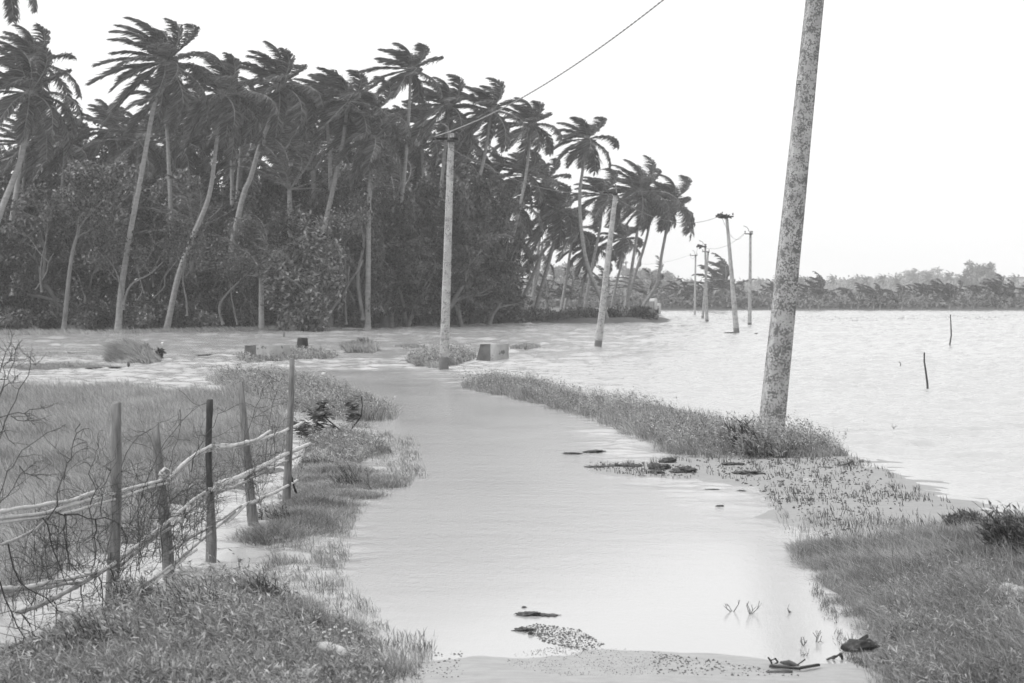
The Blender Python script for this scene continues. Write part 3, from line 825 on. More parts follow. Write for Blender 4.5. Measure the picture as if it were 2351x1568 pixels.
palm('dark round palm crown left of the sparse drooping palm, lower down', 140, [(1232, 700), (1258, 610), (1275, 540), (1284, 488)], 4.2, 24, 0.9, 1.1, 0.15)
palm('palm crown behind the long curved trunk, half hidden in broad trees', 138, [(1165, 640), (1190, 520), (1208, 408)], 4.0, 22, 1.1, 1.0, 0.13)
palm('low palm crown at the edge of the broad trees left of the curved trunk', 134, [(1120, 640), (1143, 570), (1160, 515), (1168, 468)], 3.8, 20, 0.9, 1.2, 0.13)
palm('palm crown just left of the third pole top', 150, [(1345, 690), (1362, 600), (1378, 520), (1384, 452)], 3.9, 20, 1.1, 1.1, 0.13)
palm('dense broad palm crown right of the third pole, first of the last pair', 152, [(1441, 695), (1450, 620), (1462, 540), (1471, 445)], 4.6, 26, 0.95, 1.1, 0.14, near=True)
palm('palm with curved trunk tucked under the dense broad crown', 156, [(1440, 695), (1455, 640), (1478, 570), (1490, 520), (1495, 470)], 3.8, 20, 1.0, 1.0, 0.13)
palm('last palm of the grove on the right, bent trunk and ragged plume', 156, [(1478, 700), (1508, 650), (1520, 580), (1536, 500), (1545, 468)], 4.1, 20, 1.0, 1.25, 0.14, near=True)
palm('small drooping palm crown low between the trunks left of the third pole', 160, [(1330, 700), (1340, 650), (1352, 600), (1358, 572)], 3.2, 16, 0.8, 1.4, 0.12)
palm('small dark palm crown low just right of the third pole', 165, [(1405, 700), (1418, 640), (1428, 600), (1431, 552)], 3.4, 16, 1.0, 1.3, 0.12)
palm('low palm crown left of the small drooping one', 158, [(1290, 700), (1300, 640), (1312, 560), (1318, 530)], 3.6, 18, 1.0, 1.1, 0.13)
# fill of the grove behind
for px, py, D, lb in ((150, 335, 126, 'palm crown filling the gap between the left edge palm and the tall bowed palm'), (255, 305, 128, 'hazy palm crown left of the tall bowed trunk'), (440, 262, 130, 'palm crown between the dense windblown and the wide round crowns'),
                      (590, 285, 132, 'palm crown behind the leaning palm'), (690, 262, 130, 'windblown palm crown left of the slender swept one'), (905, 335, 135, 'palm crown low left of the tallest slender trunk'),
                      (1075, 325, 140, 'palm crown between the second pole and the short leaning trunk'), (1250, 420, 150, 'palm crown low right of the long curved trunk'), (320, 330, 124, 'palm crown low behind the tall bowed trunk'), (690, 345, 124, 'low palm crown under the slender swept palm'), (1195, 560, 165, 'low palm crown seen between the slim trunks'),
      (60, 335, 128, 'low palm crown under the left edge palm'), (165, 350, 130, 'low palm crown behind the top of the pale sapling'), (405, 330, 128, 'low palm crown between the bowed and the curved trunks'), (475, 310, 131, 'low palm crown just left of the curved trunk top'),
      (560, 345, 129, 'low palm crown behind the two straight trunks'), (650, 300, 131, 'low palm crown behind the leaning palm trunk'), (775, 345, 130, 'low palm crown between the pair of swept palms and the undergrowth'), (830, 330, 131, 'low palm crown left of the star-shaped one'),
      (965, 350, 134, 'low palm crown left of the second pole top'), (1065, 370, 136, 'low palm crown right of the second pole top'), (1130, 420, 138, 'low palm crown above the leaning bare trunks')):
    palm(lb, D, [(px - 22, py + 220), (px - 8, py + 100), (px, py)], 4.3, 20, rng.uniform(.8, 1.15), rng.uniform(.9, 1.3), 0.13)
for path, D, lb in (([(1066, 725), (1090, 675), (1118, 622), (1150, 585), (1168, 560)], 131, 'bare trunk leaning hard right at the water edge, left of a leaning pair'), ([(1083, 725), (1108, 675), (1130, 640), (1158, 600), (1178, 575)], 133, 'bare trunk leaning hard right, right of the leaning pair'),
                    ([(1190, 708), (1216, 650), (1240, 590), (1262, 560)], 142, 'thin bare trunk leaning right under the dark round crown'), ([(1300, 690), (1322, 630), (1340, 590)], 170, 'thin bare trunk leaning right left of the third pole'),
                    ([(870, 728), (890, 695), (905, 655)], 127, 'short pale leaning trunk at the water edge under the tallest palm'), ([(1218, 700), (1232, 640), (1246, 560)], 150, 'upright bare trunk in the gap beside the curved palm')):
    pts = [atD(x, y, D) for x, y in path]
    pts = [np.array([pts[0][0] - .2, D, -0.1])] + pts
    solid('leaning_palm', make_trunk(pts, 0.16, 0.10), M['trunk'], lb, 'tree trunk', None, True)

# ---------------------------------------------------------------- broadleaf trees, bushes
def limb(mb, p, d, L_, r, depth, tips, bend=0.25):
    n = 5; pts = [p]; dd = d / np.linalg.norm(d)
    for i in range(n):
        dd = dd + rng.normal(0, bend, 3) * 0.5 + np.array([-0.05, 0, 0.03]); dd /= np.linalg.norm(dd)
        pts.append(pts[-1] + dd * L_ / n)
    mb.tube(pts, np.linspace(r, r * 0.55, n + 1), 6 if r > .04 else 4, cap=False)
    tips.append(pts[-1]); tips.append(pts[3])
    if depth > 0:
        for k in range(3 if depth > 1 else 2):
            a = rng.random() * 2 * np.pi
            nd = dd + 0.9 * np.array([math.cos(a), math.sin(a) * .8, rng.uniform(-0.1, .5)])
            limb(mb, pts[rng.integers(3, n + 1)], nd, L_ * rng.uniform(.55, .8), r * .5, depth - 1, tips, bend)
def tree_variant(H, Wd, leaf, nleaf, mat, bark, low=0.15, seed=0, stems=1):
    root = thing('broadleaf_tree', (0, 0, 0), None, 'tree')
    mb = MB(); tips = []
    for s in range(stems):
        a = rng.random() * 6.28
        limb(mb, np.array([rng.normal(0, .2), rng.normal(0, .2), -0.2]), np.array([.25 * math.cos(a), .25 * math.sin(a), 1]), H * 0.5, 0.035 * H / stems ** .5 + .03, 3, tips)
    mb.build('trunk', bark, root, True)
    tips = np.array(tips); tips = tips[tips[:, 2] > H * low]
    # leaf clumps: around limb tips and over a lumpy volume
    nc = 60
    th = rng.random(nc) * 6.28; zz = rng.uniform(low, 1, nc)
    rad = Wd / 2 * np.sqrt(np.clip(1 - ((zz - 0.5) / 0.58) ** 2, 0.05, 1)) * rng.uniform(.35, 1, nc)
    cc = np.stack([np.cos(th) * rad, np.sin(th) * rad * .8, zz * H], -1)
    cc = np.concatenate([cc, tips[rng.integers(0, len(tips), 30)]])
    cs = rng.uniform(.25, .75, len(cc)) * Wd * 0.17
    k = rng.integers(0, len(cc), nleaf)
    off = rng.normal(0, 1, (nleaf, 3)); off /= np.linalg.norm(off, axis=1)[:, None]
    rr = cs[k] * rng.random(nleaf) ** 0.4
    P_ = cc[k] + off * rr[:, None] * np.array([1.25, 1, .7])
    d = off * .5 + rng.normal(0, .6, (nleaf, 3)) + np.array([-0.5, 0, -0.15])
    nrm = off * 0.6 + np.array([0, 0, 1.0]) + rng.normal(0, .45, (nleaf, 3))
    ml = MB(); ml.kites(P_, d, nrm, leaf * rng.uniform(.6, 1.3, nleaf), leaf * .55)
    ml.build('crown', mat, root)
    return root
TV = [tree_variant(7, 4.4, .26, 9000, M['tree'], M['bark'], .12, stems=2), tree_variant(7, 3.6, .22, 9000, M['tree'], M['bark_pale'], .3), tree_variant(7, 5.2, .28, 9000, M['tree'], M['bark'], .05, stems=3), tree_variant(7, 4.2, .20, 9000, M['tree_light'], M['bark'], .2, stems=2)]
used = [False] * 8
GT = 'broadleaf trees crowding under the palms'
def place_tree(v, px, D, topy, wpx, label, group=GT, base_z=0.1):
    x = atD(px, HY, D)[0]
    H = CAM_H + (HY - topy) / ppm(D)
    Wd = wpx / ppm(D)
    w0 = [4.4, 3.6, 5.2, 4.2][v]
    s = (Wd / w0, Wd / w0, H / 7.0)
    loc = (x, D, base_z); rz = rng.random() * 6.28
    if not used[v]:
        used[v] = True; o = TV[v]; o.location = loc; o.rotation_euler = (0, 0, rz); o.scale = s
    else:
        o = copy_thing(TV[v], loc, rz, s)
    tag(o, label, 'tree', group)
    return o
TREES = [
 (0, -20, 106, 470, 190, 'dark leafy tree at the left edge under the big near palm'), (2, 70, 112, 440, 200, 'broad dark tree behind the thin pale sapling'), (1, 165, 107, 480, 130, 'thin tree with dark crown left of the tall bowed trunk'),
 (3, 200, 118, 380, 200, 'light-leaved tree top above the sapling, left of the tall bowed palm'), (0, 245, 110, 560, 150, 'low dark tree at the foot of the tall bowed palm'), (2, 345, 114, 470, 190, 'dark tree between the bowed and the curved palm trunks'),
 (3, 410, 122, 400, 170, 'high leafy tree top behind the curved pale trunk'), (0, 470, 110, 560, 150, 'dark tree just right of the curved pale trunk foot'), (1, 520, 113, 520, 120, 'narrow tree under the straight palm trunks'),
 (2, 600, 118, 420, 190, 'broad tree behind the rounded bush'), (3, 570, 112, 500, 120, 'light-leaved tree left of the rounded bush'), (1, 700, 120, 400, 150, 'tree filling between the palms above the rounded bush'),
 (0, 790, 116, 430, 150, 'dark tree right above the rounded bush'), (2, 830, 113, 520, 140, 'tree with bare lower stems right of the rounded bush'), (3, 760, 122, 380, 150, 'leafy tree top under the pair of swept palm crowns'),
 (1, 880, 118, 460, 130, 'thin tree left of the tallest palm trunk'), (2, 960, 122, 430, 180, 'broad tree just left of the second pole'), (0, 935, 116, 560, 120, 'low dark tree at the foot of the tallest palm'),
 (1, 1010, 119, 500, 110, 'thin tree behind the second pole'), (2, 1075, 124, 420, 170, 'broad tree right of the second pole'), (3, 1060, 120, 560, 110, 'light-leaved low tree right of the second pole foot'),
 (0, 1130, 130, 440, 130, 'dark tree left of the long curved palm trunk'), (1, 1120, 124, 590, 90, 'low tree behind the leaning bare trunk pair'), (0, 1165, 134, 560, 80, 'small dark tree beside the long curved trunk'),
]
for v, px, D, ty, wp, lb in TREES: place_tree(v, px, D, ty, wp, lb)
# the rounded bush with bright leaves
def bush(px, D, topy, w, n, leaf, mat, label, name='bush', depth=None, basey=None, lumps=40, windy=0.5):
    x = atD(px, HY, D)[0]; H = CAM_H + (HY - topy) / ppm(D); W2 = w / ppm(D) / 2
    dp = depth or W2 * .8
    root = thing(name, (x, D, 0), label, 'bush')
    mb = MB(); tips = []
    for k in range(5):
        a = rng.random() * 6.28
        limb(mb, np.array([x + rng.normal(0, W2 * .2), D + rng.normal(0, dp * .2), -0.1]), np.array([.6 * math.cos(a), .6 * math.sin(a), 1]), H * .45, .02 * H + .01, 1, tips)
    mb.build('stems', M['bark'], root, True)
    off = rng.normal(0, 1, (lumps, 3)); off /= np.linalg.norm(off, axis=1)[:, None]
    rr = rng.random(lumps)[:, None] ** .35 * .80
    cc = np.array([x, D, H * .46]) + off * rr * np.array([W2, dp, H * .54])
    k = rng.integers(0, lumps, n)
    o2 = rng.normal(0, 1, (n, 3)); o2 /= np.linalg.norm(o2, axis=1)[:, None]
    P_ = cc[k] + o2 * (rng.random(n) ** .5)[:, None] * np.array([W2, dp, H * .7]) * .23
    P_[:, 2] = np.maximum(P_[:, 2], 0.02)
    d = o2 * .5 + rng.normal(0, .6, (n, 3)) + np.array([-windy, 0, -.1]); nrm = o2 * .7 + np.array([0, 0, 1.]) + rng.normal(0, .4, (n, 3))
    ml = MB(); ml.kites(P_, d, nrm, leaf * rng.uniform(.6, 1.3, n), leaf * .5)
    ml.build('foliage', mat, root)
    return root
bush(700, 104.5, 486, 205, 17000, .27, M['bush_leaf'], 'tall rounded bush with glossy bright leaves at the water edge under the palms', lumps=70)
for px, D, ty, w_, mt, lb in ((20, 102, 700, 150, 'tree_light', 'low bush at the left edge of the grove bank'), (120, 103, 715, 90, 'tree', 'small dark bush beside the thin pale sapling'), (215, 104, 690, 120, 'tree', 'bush at the bank between sapling and bowed palm'),
                              (310, 105, 700, 110, 'tree_light', 'pale-leaved bush at the foot of the bowed palm'), (395, 107, 690, 110, 'tree', 'dark bush under the curved palm trunk'), (470, 108, 715, 100, 'tree_light', 'low bush left of the rounded bush by the water'),
                              (555, 110, 680, 120, 'tree', 'dark bush touching the left side of the rounded bush'), (810, 116, 690, 60, 'tree_light', 'small bush touching the right side of the rounded bush'), (845, 119, 705, 70, 'tree', 'low bush right of the small one by the water'),
                              (960, 124, 715, 90, 'tree', 'low bush left of the second pole foot by the bank'), (1050, 127, 712, 80, 'tree_light', 'low bush right of the second pole on the bank'), (1190, 134, 712, 90, 'tree', 'bush under the long curved trunk'),
                              (1280, 136, 716, 110, 'tree', 'low bush on the bank left of the third pole'), (1400, 139, 706, 90, 'tree', 'bush under the third pole at the grove end'), (1475, 141, 700, 80, 'tree', 'last bush of the grove beside the gate pillars'), (1340, 150, 700, 100, 'tree_light', 'pale bush behind the third pole')):
    bush(px, D, ty, w_, 2600, .2, M[mt], lb, lumps=26)
# understorey behind everything in the grove
def leafcloud(name, pxs, tops, D0, D1, n, leaf, mat, label, z0=0.0, la=0.75, lf=.03):
    px = rng.uniform(pxs[0], pxs[-1], n); D = rng.uniform(D0, D1, n)
    top = np.interp(px, pxs, tops)
    H = CAM_H + (HY - top) / (F / D0)
    lump = 0.75 + la * fbm(px * lf, D * .2, 4)
    z = z0 + (H * lump) * rng.random(n) ** 0.75
    x = (px - CX) / F * D
    c = np.stack([x, D, z], -1)
    dr = rng.normal(0, .6, (n, 3)) + np.array([-.6, 0, -.2]); nr = rng.normal(0, .5, (n, 3)) + np.array([0, 0, 1.])
    mb = MB(); mb.kites(c, dr, nr, leaf * rng.uniform(.6, 1.3, n), leaf * .55)
    return tag(mb.build(name, mat), label, None, None, 'stuff')
leafcloud('undergrowth', [-300, 0, 200, 450, 700, 900, 1050, 1120, 1160, 1200], [210, 230, 240, 250, 260, 280, 320, 400, 560, 680], 128, 144, 150000, .38, M['tree'], 'dense dark undergrowth deep inside the palm grove')
def bankbrush():
    n = 26000
    px = rng.uniform(-150, 1512, n)
    D = np.interp(px, [-150, 0, 300, 600, 800, 1200, 1512], [103, 104, 105, 111, 122, 132, 139]) + rng.uniform(0, 4, n)
    H = (0.9 + 1.6 * (fbm(px * .05, px * 0 + 3) + .4)) * np.where(px > 1200, .55, 1)
    c = np.stack([(px - CX) / F * D, D, 0.05 + H * rng.random(n) ** 1.2], -1)
    dr = rng.normal(0, .6, (n, 3)) + np.array([-.5, 0, .3]); nr = rng.normal(0, .5, (n, 3)) + np.array([0, 0, 1.])
    mb = MB(); mb.kites(c, dr, nr, .22 * rng.uniform(.5, 1.4, n), .09)
    tag(mb.build('bank_brush', M['tree']), 'low tangled brush along the water edge of the grove', None, None, 'stuff')
bankbrush()

# pale sapling and bare stems in the shade of the grove
def stem_tree(name, path, D, r, label, mat='bark_pale', twigs=5):
    pts = [atD(x, y, D) for x, y in path]
    root = thing(name, pts[0], label, 'sapling')
    make_trunk(pts, r, r * .35).build('trunk', M[mat], root, True)
    mb = MB(); tips = []
    for k in range(twigs):
        i = rng.integers(len(pts) // 2, len(pts))
        limb(mb, pts[i], np.array([rng.normal(.3, .6), rng.normal(0, .3), .8]), 1.6, r * .35, 1, tips)
    mb.build('branch', M[mat], root, True)
    tips = np.array(tips); n = 900
    P_ = tips[rng.integers(0, len(tips), n)] + rng.normal(0, .35, (n, 3))
    ml = MB(); ml.kites(P_, rng.normal(0, 1, (n, 3)), rng.normal(0, .5, (n, 3)) + np.array([0, 0, 1.]), .2, .1)
    ml.build('leaves', M['tree'], root)
stem_tree('sapling', [(146, 762), (153, 690), (163, 600), (176, 545), (195, 505), (222, 478)], 100, 0.13, 'thin pale sapling with kinked trunk at the water edge, lower left of the grove')
for path, D, r, lb in (([(284, 712), (281, 680), (276, 650), (262, 615), (240, 585)], 101, .07, 'kinked pale stem at the foot of the bowed palm, forking left'), ([(283, 700), (300, 655), (345, 628), (375, 600)], 101, .07, 'pale stem at the foot of the bowed palm reaching right'),
                       ([(430, 725), (428, 690), (420, 640), (428, 600)], 104, .06, 'thin grey stem under the curved palm trunk'), ([(512, 745), (505, 700), (545, 650), (600, 605), (640, 590)], 105, .08, 'fallen pale limb slanting right beside the rounded bush'),
                       ([(545, 745), (538, 715), (530, 670), (528, 645)], 105, .06, 'short pale crooked stem left of the rounded bush'), ([(795, 745), (793, 700), (794, 640), (790, 560)], 106.5, .06, 'thin straight pale stem at the right side of the rounded bush'),
                       ([(835, 735), (822, 640), (835, 560), (830, 500), (850, 440)], 112, .12, 'grey forked tree stem right of the rounded bush'), ([(990, 740), (992, 690), (986, 640)], 121, .08, 'grey stem just left of the second pole foot'), ([(912, 742), (914, 700)], 124, .06, 'short white stake at the water edge under the tallest palm')):
    stem_tree('dead_sapling', path, D, r, lb, twigs=2)
for k in range(34):
    px = rng.uniform(10, 1180) if k < 26 else rng.uniform(820, 1150)
    D = float(np.interp(px, [0, 600, 1200], [103, 110, 130])) + rng.uniform(-1, 3)
    y0 = rng.uniform(640, 745); ln = rng.uniform(60, 170); lx = rng.uniform(-25, 60)
    pts = [atD(px + lx * t + rng.normal(0, 5), y0 - ln * t, D) for t in np.linspace(0, 1, 5)]
    if y0 > 700: pts = [np.array([pts[0][0] - .1, D, -.1])] + pts
    mb = make_trunk(pts, rng.uniform(.04, .075), .02); tp = []
    limb(mb, pts[-2], np.array([rng.normal(.3, .7), rng.normal(0, .3), .8]), 1.8, .025, 1, tp)
    solid('dead_sapling', mb, M['bark_pale'] if k % 2 else M['bark'], 'thin pale stem among the shaded undergrowth of the grove', 'sapling', 'thin stems in the grove undergrowth', True)
# stemless young palms between the trunks
def young_palm(px, py, D, L_, n, label, el=(75, 5), lite=False):
    base = atD(px, py, D)
    root = thing('young_palm', base, label, 'young palm', 'young palms growing low')
    hub = MB(); z = max(base[2] + 0.1, .3)
    hub.tube([(base[0], base[1], 0 - .1), (base[0], base[1], base[2]), (base[0], base[1], base[2] + .25)], [.16, .14, .05], 7)
    hb_ = hub.build('stem', M['trunk'], root, True)
    for k in range(n):
        ml, mr = MB(), MB()
        e = math.radians(rng.uniform(el[1], el[0])); a = k * 2.4 + rng.normal(0, .2)
        frond_geo(ml, mr, base + np.array([0, 0, .1]), np.array([math.cos(a) * math.cos(e), math.sin(a) * math.cos(e), math.sin(e)]), L_ * rng.uniform(.8, 1.1), .75, .8, npair=26, lw=.07, ll=.7)
        o = ml.build('frond', M['palm'], hb_); mr.build('midrib', M['rachis'], o)
for a in ((600, 640, 108, 4.2, 12, 'young palm with arching fronds left of the rounded bush'), (440, 540, 112, 3.8, 11, 'young palm seen between the bowed and the curved trunks'), (880, 715, 119, 3.0, 9, 'small young palm near the water below the tallest palm'),
          (665, 440, 114, 4.0, 12, 'young palm top above the rounded bush'), (1075, 560, 124, 3.6, 11, 'young palm right of the second pole among broad leaves'), (720, 395, 118, 3.8, 12, 'young palm crown behind the rounded bush top'),
          (120, 560, 112, 4.0, 12, 'young palm behind the pale sapling'), (905, 470, 122, 3.6, 12, 'young palm left of the tallest trunk halfway up'),
          (1310, 690, 165, 3.4, 10, 'young palm just left of the third pole at ground level'), (1385, 685, 170, 3.2, 10, 'young palm behind the third pole foot'), (1255, 690, 160, 3.2, 9, 'young palm between the leaning trunks'), (1485, 680, 172, 3.6, 11, 'young palm behind the last palm trunk')):
    young_palm(*a)
# ---------------------------------------------------------------- far shore
def far_palm_variant(L_, H, n):
    root = thing('young_palm', (0, 0, 0), None, 'young palm')
    t = MB(); t.tube([(0, 0, -.2), (.05, 0, H * .5), (0.1, 0, H)], [.2, .16, .12], 6); t.build('trunk', M['trunk'], root, True)
    ml, mr = MB(), MB()
    for k in range(n):
        e = math.radians(rng.uniform(0, 80)); a = k * 2.4
        frond_geo(ml, mr, np.array([.1, 0, H]), np.array([math.cos(a) * math.cos(e), math.sin(a) * math.cos(e), math.sin(e)]), L_ * rng.uniform(.8, 1.15), .8, .8, npair=22, seg=8, lw=.10, ll=.7)
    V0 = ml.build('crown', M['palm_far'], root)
    mr.build('midribs', M['rachis'], root)
    return root
FV = [far_palm_variant(2.3, .5, 13), far_palm_variant(2.0, .8, 11), far_palm_variant(2.4, 1.2, 14), far_palm_variant(1.9, .3, 9)]
fused = [False] * 4
def far_palm(v, px, D, sc_, label, group):
    loc = ((px - CX) / F * D, D, 0.25); rz = rng.uniform(-.35, .35)
    if not fused[v]:
        fused[v] = True; o = FV[v]; o.location = loc; o.rotation_euler = (0, 0, rz); o.scale = (sc_,) * 3
    else: o = copy_thing(FV[v], loc, rz, sc_)
    tag(o, label, 'young palm', group)
far_palm(2, 1655, 246, 1.9, 'largest far palm, broad crown behind the left-leaning pole', None)
far_palm(0, 1560, 252, 1.5, 'far palm with sweeping crown right of the gate pillars', None)
far_palm(1, 1600, 250, 1.2, 'far palm at the foot of the far pole cluster', None)
far_palm(0, 2010, 246, 1.25, 'dark far palm on the right shore, tallest of the shore row', None)
far_palm(2, 2290, 247, 1.2, 'dark far palm near the right end of the shore', None)
far_palm(1, 2180, 249, 1.3, 'far palm left of the dark one near the right end', None)
for px in (1530, 1700, 1745, 1850, 1885, 1925, 1958, 1990, 2050, 2085, 2120, 2150, 2215, 2245, 2320, 2348, 1815, 1770, 2380, 1680, 1625):
    far_palm(int(rng.integers(0, 4)), px + rng.uniform(-8, 8), rng.uniform(246, 275), rng.uniform(.95, 1.6), 'small wind-bent palm in the row along the far shore', 'row of small palms on the far shore')
# tall distant palms poking out of the tree line
DV = thing('distant_palm', (0, 0, 0), None, 'palm tree')
t = MB(); t.tube([(.8, 0, -.2), (.3, 0, 4), (0, 0, 9)], [.2, .16, .13], 6); t.build('trunk', M['trunk'], DV, True)
ml, mr = MB(), MB()
for d, tt in frond_dirs(18): frond_geo(ml, mr, np.array([0, 0, 9.0]), d, 3.4, 1.1, .5 + tt, npair=22, seg=8, lw=.14, ll=.9)
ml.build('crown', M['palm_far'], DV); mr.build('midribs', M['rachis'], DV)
first = True
for px, ty in ((1745, 640), (1790, 632), (1840, 636), (1865, 640), (1912, 634), (1960, 640), (1988, 636), (2025, 633), (2060, 640), (2100, 628), (2130, 632), (2180, 626), (2215, 630), (2300, 634), (2330, 632), (1590, 642), (1550, 634), (1530, 646), (1640, 646), (1700, 648), (2150, 640), (2245, 642)):
    D = rng.uniform(600, 800); H = 1.9 + (HY - ty) * D / F
    s = H / 11.0
    loc = ((px - CX) / F * D, D, 0.2); rz = rng.uniform(-.3, .3)
    if first: first = False; o = DV; o.location = loc; o.scale = (s,) * 3
    else: o = copy_thing(DV, loc, rz, s)
    tag(o, 'hazy distant palm blown left in the far tree line', 'palm tree', 'hazy palms of the far tree line')
# rounded far trees
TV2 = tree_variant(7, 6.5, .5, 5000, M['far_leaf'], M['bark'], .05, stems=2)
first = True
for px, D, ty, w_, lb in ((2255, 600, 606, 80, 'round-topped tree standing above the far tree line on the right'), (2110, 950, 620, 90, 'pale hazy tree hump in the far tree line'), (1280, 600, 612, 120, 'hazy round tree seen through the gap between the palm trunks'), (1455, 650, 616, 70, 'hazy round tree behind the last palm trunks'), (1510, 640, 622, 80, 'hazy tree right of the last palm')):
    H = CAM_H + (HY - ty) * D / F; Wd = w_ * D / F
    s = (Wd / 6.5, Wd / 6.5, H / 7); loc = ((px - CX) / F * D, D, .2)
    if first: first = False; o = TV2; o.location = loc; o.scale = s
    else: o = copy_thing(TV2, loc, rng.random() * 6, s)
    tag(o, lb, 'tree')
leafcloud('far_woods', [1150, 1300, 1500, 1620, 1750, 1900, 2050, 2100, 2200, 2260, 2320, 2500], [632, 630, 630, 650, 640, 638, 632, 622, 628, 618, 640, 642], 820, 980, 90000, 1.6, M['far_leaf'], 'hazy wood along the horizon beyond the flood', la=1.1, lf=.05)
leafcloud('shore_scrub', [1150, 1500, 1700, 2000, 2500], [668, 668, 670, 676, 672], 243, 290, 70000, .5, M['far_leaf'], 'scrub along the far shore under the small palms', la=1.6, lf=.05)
def farposts():
    first = None
    for px in (1955, 1860, 1880, 2005, 2020, 2070, 2115, 2180, 2200, 1970, 2235, 2290, 1765, 1712, 2330):
        D = rng.uniform(238, 243); x = (px - CX) / F * D
        mb = MB(); h = rng.uniform(.5, 1.1); a = rng.normal(0, .05)
        mb.tube([(x, D, -.3), (x + a * .5, D, h * .5), (x + a, D, h)], [.09, .08, .07], 6)
        solid('marker_post', mb, M['bark_pale'], 'short pale post at the edge of the far shore', 'post', 'short posts along the far shore')
farposts()
# far house at the right edge
D = 850
hx = (2318 - CX) / F * D
hr = thing('house', (hx, D, .2), 'pale flat-roofed house in the haze at the right edge', 'house')
Wf = 14.0; zt = CAM_H + (HY - 638) * D / F
m_ = MB()
for (x0, x1, z0_, z1) in ((0, Wf, 3.3, zt), (0, 1.2, 0, 3.3), (2.4, 3.6, 0, 3.3), (4.8, 6.2, 0, 3.3), (7.4, Wf, 0, 3.3), (1.2, 2.4, 0, 1.2), (3.6, 4.8, 0, 1.2), (6.2, 7.4, 0, 0.2)):
    m_.box((hx + (x0 + x1) / 2, D + 3, .2 + (z0_ + z1) / 2), (x1 - x0 - .002, 6, z1 - z0_ - .002))
m_.build('wall', M['wall_far'], hr)
m_ = MB(); m_.box((hx + Wf / 2, D + 3, zt + .38), (Wf + 1.2, 7.2, .3)); m_.build('roof', M['wall_far'], hr)
for x0, z0_, z1 in ((1.2, 1.2, 3.3), (3.6, 1.2, 3.3), (6.2, .2, 3.3)):
    m_ = MB(); m_.box((hx + x0 + .6, D + .25, .2 + (z0_ + z1) / 2), (1.19, .1, z1 - z0_ - .01)); m_.build('window' if z0_ > 1 else 'door', M['glass_dark'], hr)

# gate pillars at the end of the grove
def pillar(px0, px1, ty, by, label):
    D = gp(px0, by)[1]; w_ = (px1 - px0) / ppm(D); H = (by - ty) / ppm(D); x = ((px0 + px1) / 2 - CX) / F * D
    r = thing('gate_pillar', (x, D, 0), label, 'gate pillar')
    prof = []
    n = 8
    pts = [(-w_ / 2, -.3), (w_ / 2, -.3), (w_ / 2, H - w_ / 2)] + [(w_ / 2 * math.cos(a), H - w_ / 2 + w_ / 2 * math.sin(a)) for a in np.linspace(0, math.pi, n)[1:-1]] + [(-w_ / 2, H - w_ / 2)]
    k = len(pts); dpt = .9
    rt = 0.5
    c, s_ = math.cos(rt), math.sin(rt)
    V = [(x + p * c - q * s_, D + p * s_ + q * c, z) for q in (0, dpt) for p, z in pts]
    mb = MB(); mb.ngon(V, [list(range(k)), list(range(k, 2 * k))[::-1]] + [[(i + 1) % k, i, k + i, k + (i + 1) % k] for i in range(k)])
    mb.build('pillar', M['wall_far'], r)
    m2 = MB(); V = [(x - (w_ * .55) * c - q * s_ - .01, D - (w_ * .55) * s_ + q * c, z) for q in (0, dpt) for z in (-.3, H - w_ * .5)]
    m2.box((x - w_ * .62 * c - dpt / 2 * s_, D - w_ * .62 * s_ + dpt / 2 * c, H / 2 - .2), (.1, dpt * .98, H - w_ * .5), [[c, -s_, 0], [s_, c, 0], [0, 0, 1]])
    m2.build('side_slab', M['block_dark'], r)  # dark slab covering the left side of the pillar
pillar(1502, 1510, 685, 723, 'taller pale round-topped gate pillar at the end of the grove')
pillar(1512, 1518, 696, 722, 'shorter pale round-topped gate pillar right of the taller one')

# ---------------------------------------------------------------- culvert walls, drum
def culvert(cx_px, by, wdark, wlight, hpx, label, flip=False, D=None, slope=0.3, skew=None, lean_top=0.04):
    D = gp(cx_px, by)[1]; k = ppm(D); c = gp(cx_px, by)       # cx_px: corner between end face and long face
    H = hpx / k
    r = thing('culvert_block', c, label, 'concrete block')
    a = wdark / k; b_ = wlight / k
    # end face runs left from the corner, long face runs right and back
    ang = math.radians(50)
    P0 = np.array([c[0], c[1], -.3]); X1 = np.array([-a, 0.10, 0]); X2 = np.array([b_, b_ * math.tan(ang) * .9, 0])
    Hh = np.array([0, 0, H + .3])
    tl = X1 * (1 - slope)                                     # battered end
    V = [P0, P0 + X1 * 1.12, P0 + X1 * 1.12 + X2, P0 + X2, P0 + Hh, P0 + tl + Hh * .985, P0 + tl + X2 + Hh, P0 + X2 + Hh * 1.0 + np.array([0, 0, .0])]
    mb = MB(); mb.ngon(V, [[0, 3, 7, 4], [3, 2, 6, 7], [4, 7, 6, 5], [2, 1, 5, 6]])
    mb.build('long_face', M['block_pale'], r)
    n = np.array([0, -.004, 0])
    m2 = MB(); m2.ngon([P0 + n, P0 + X1 * 1.12 + n, P0 + tl + Hh * .985 + n, P0 + Hh + n], [[0, 3, 2, 1]])
    m2.box(P0 + tl / 2 + Hh * .99 + np.array([0, .02, .012]), (np.linalg.norm(tl), .06, .02))
    m2.build('end_face', M['block_dark'], r)  # end face gets a darker concrete tone than the long face
culvert(1126, 828, 36, 42, 37, 'pale culvert block with dark sloping end right of the second pole', slope=.35)
culvert(588, 829, 30, 70, 35, 'long broken culvert wall with black end on the left islet', slope=.12)
D = gp(694, 806)[1]; c = gp(694, 806); k = ppm(D)
m_ = MB(); th = np.linspace(0, 1, 8)
m_.tube([c + np.array([lerp(-2, 0, t) / k * .5, .12, t * 37 / k - .1]) for t in (0, .2, .5, .9, .97, 1.0)], [15.5 / k, 14.5 / k, 13.5 / k, 12.2 / k, 12 / k, 10.5 / k], 20)
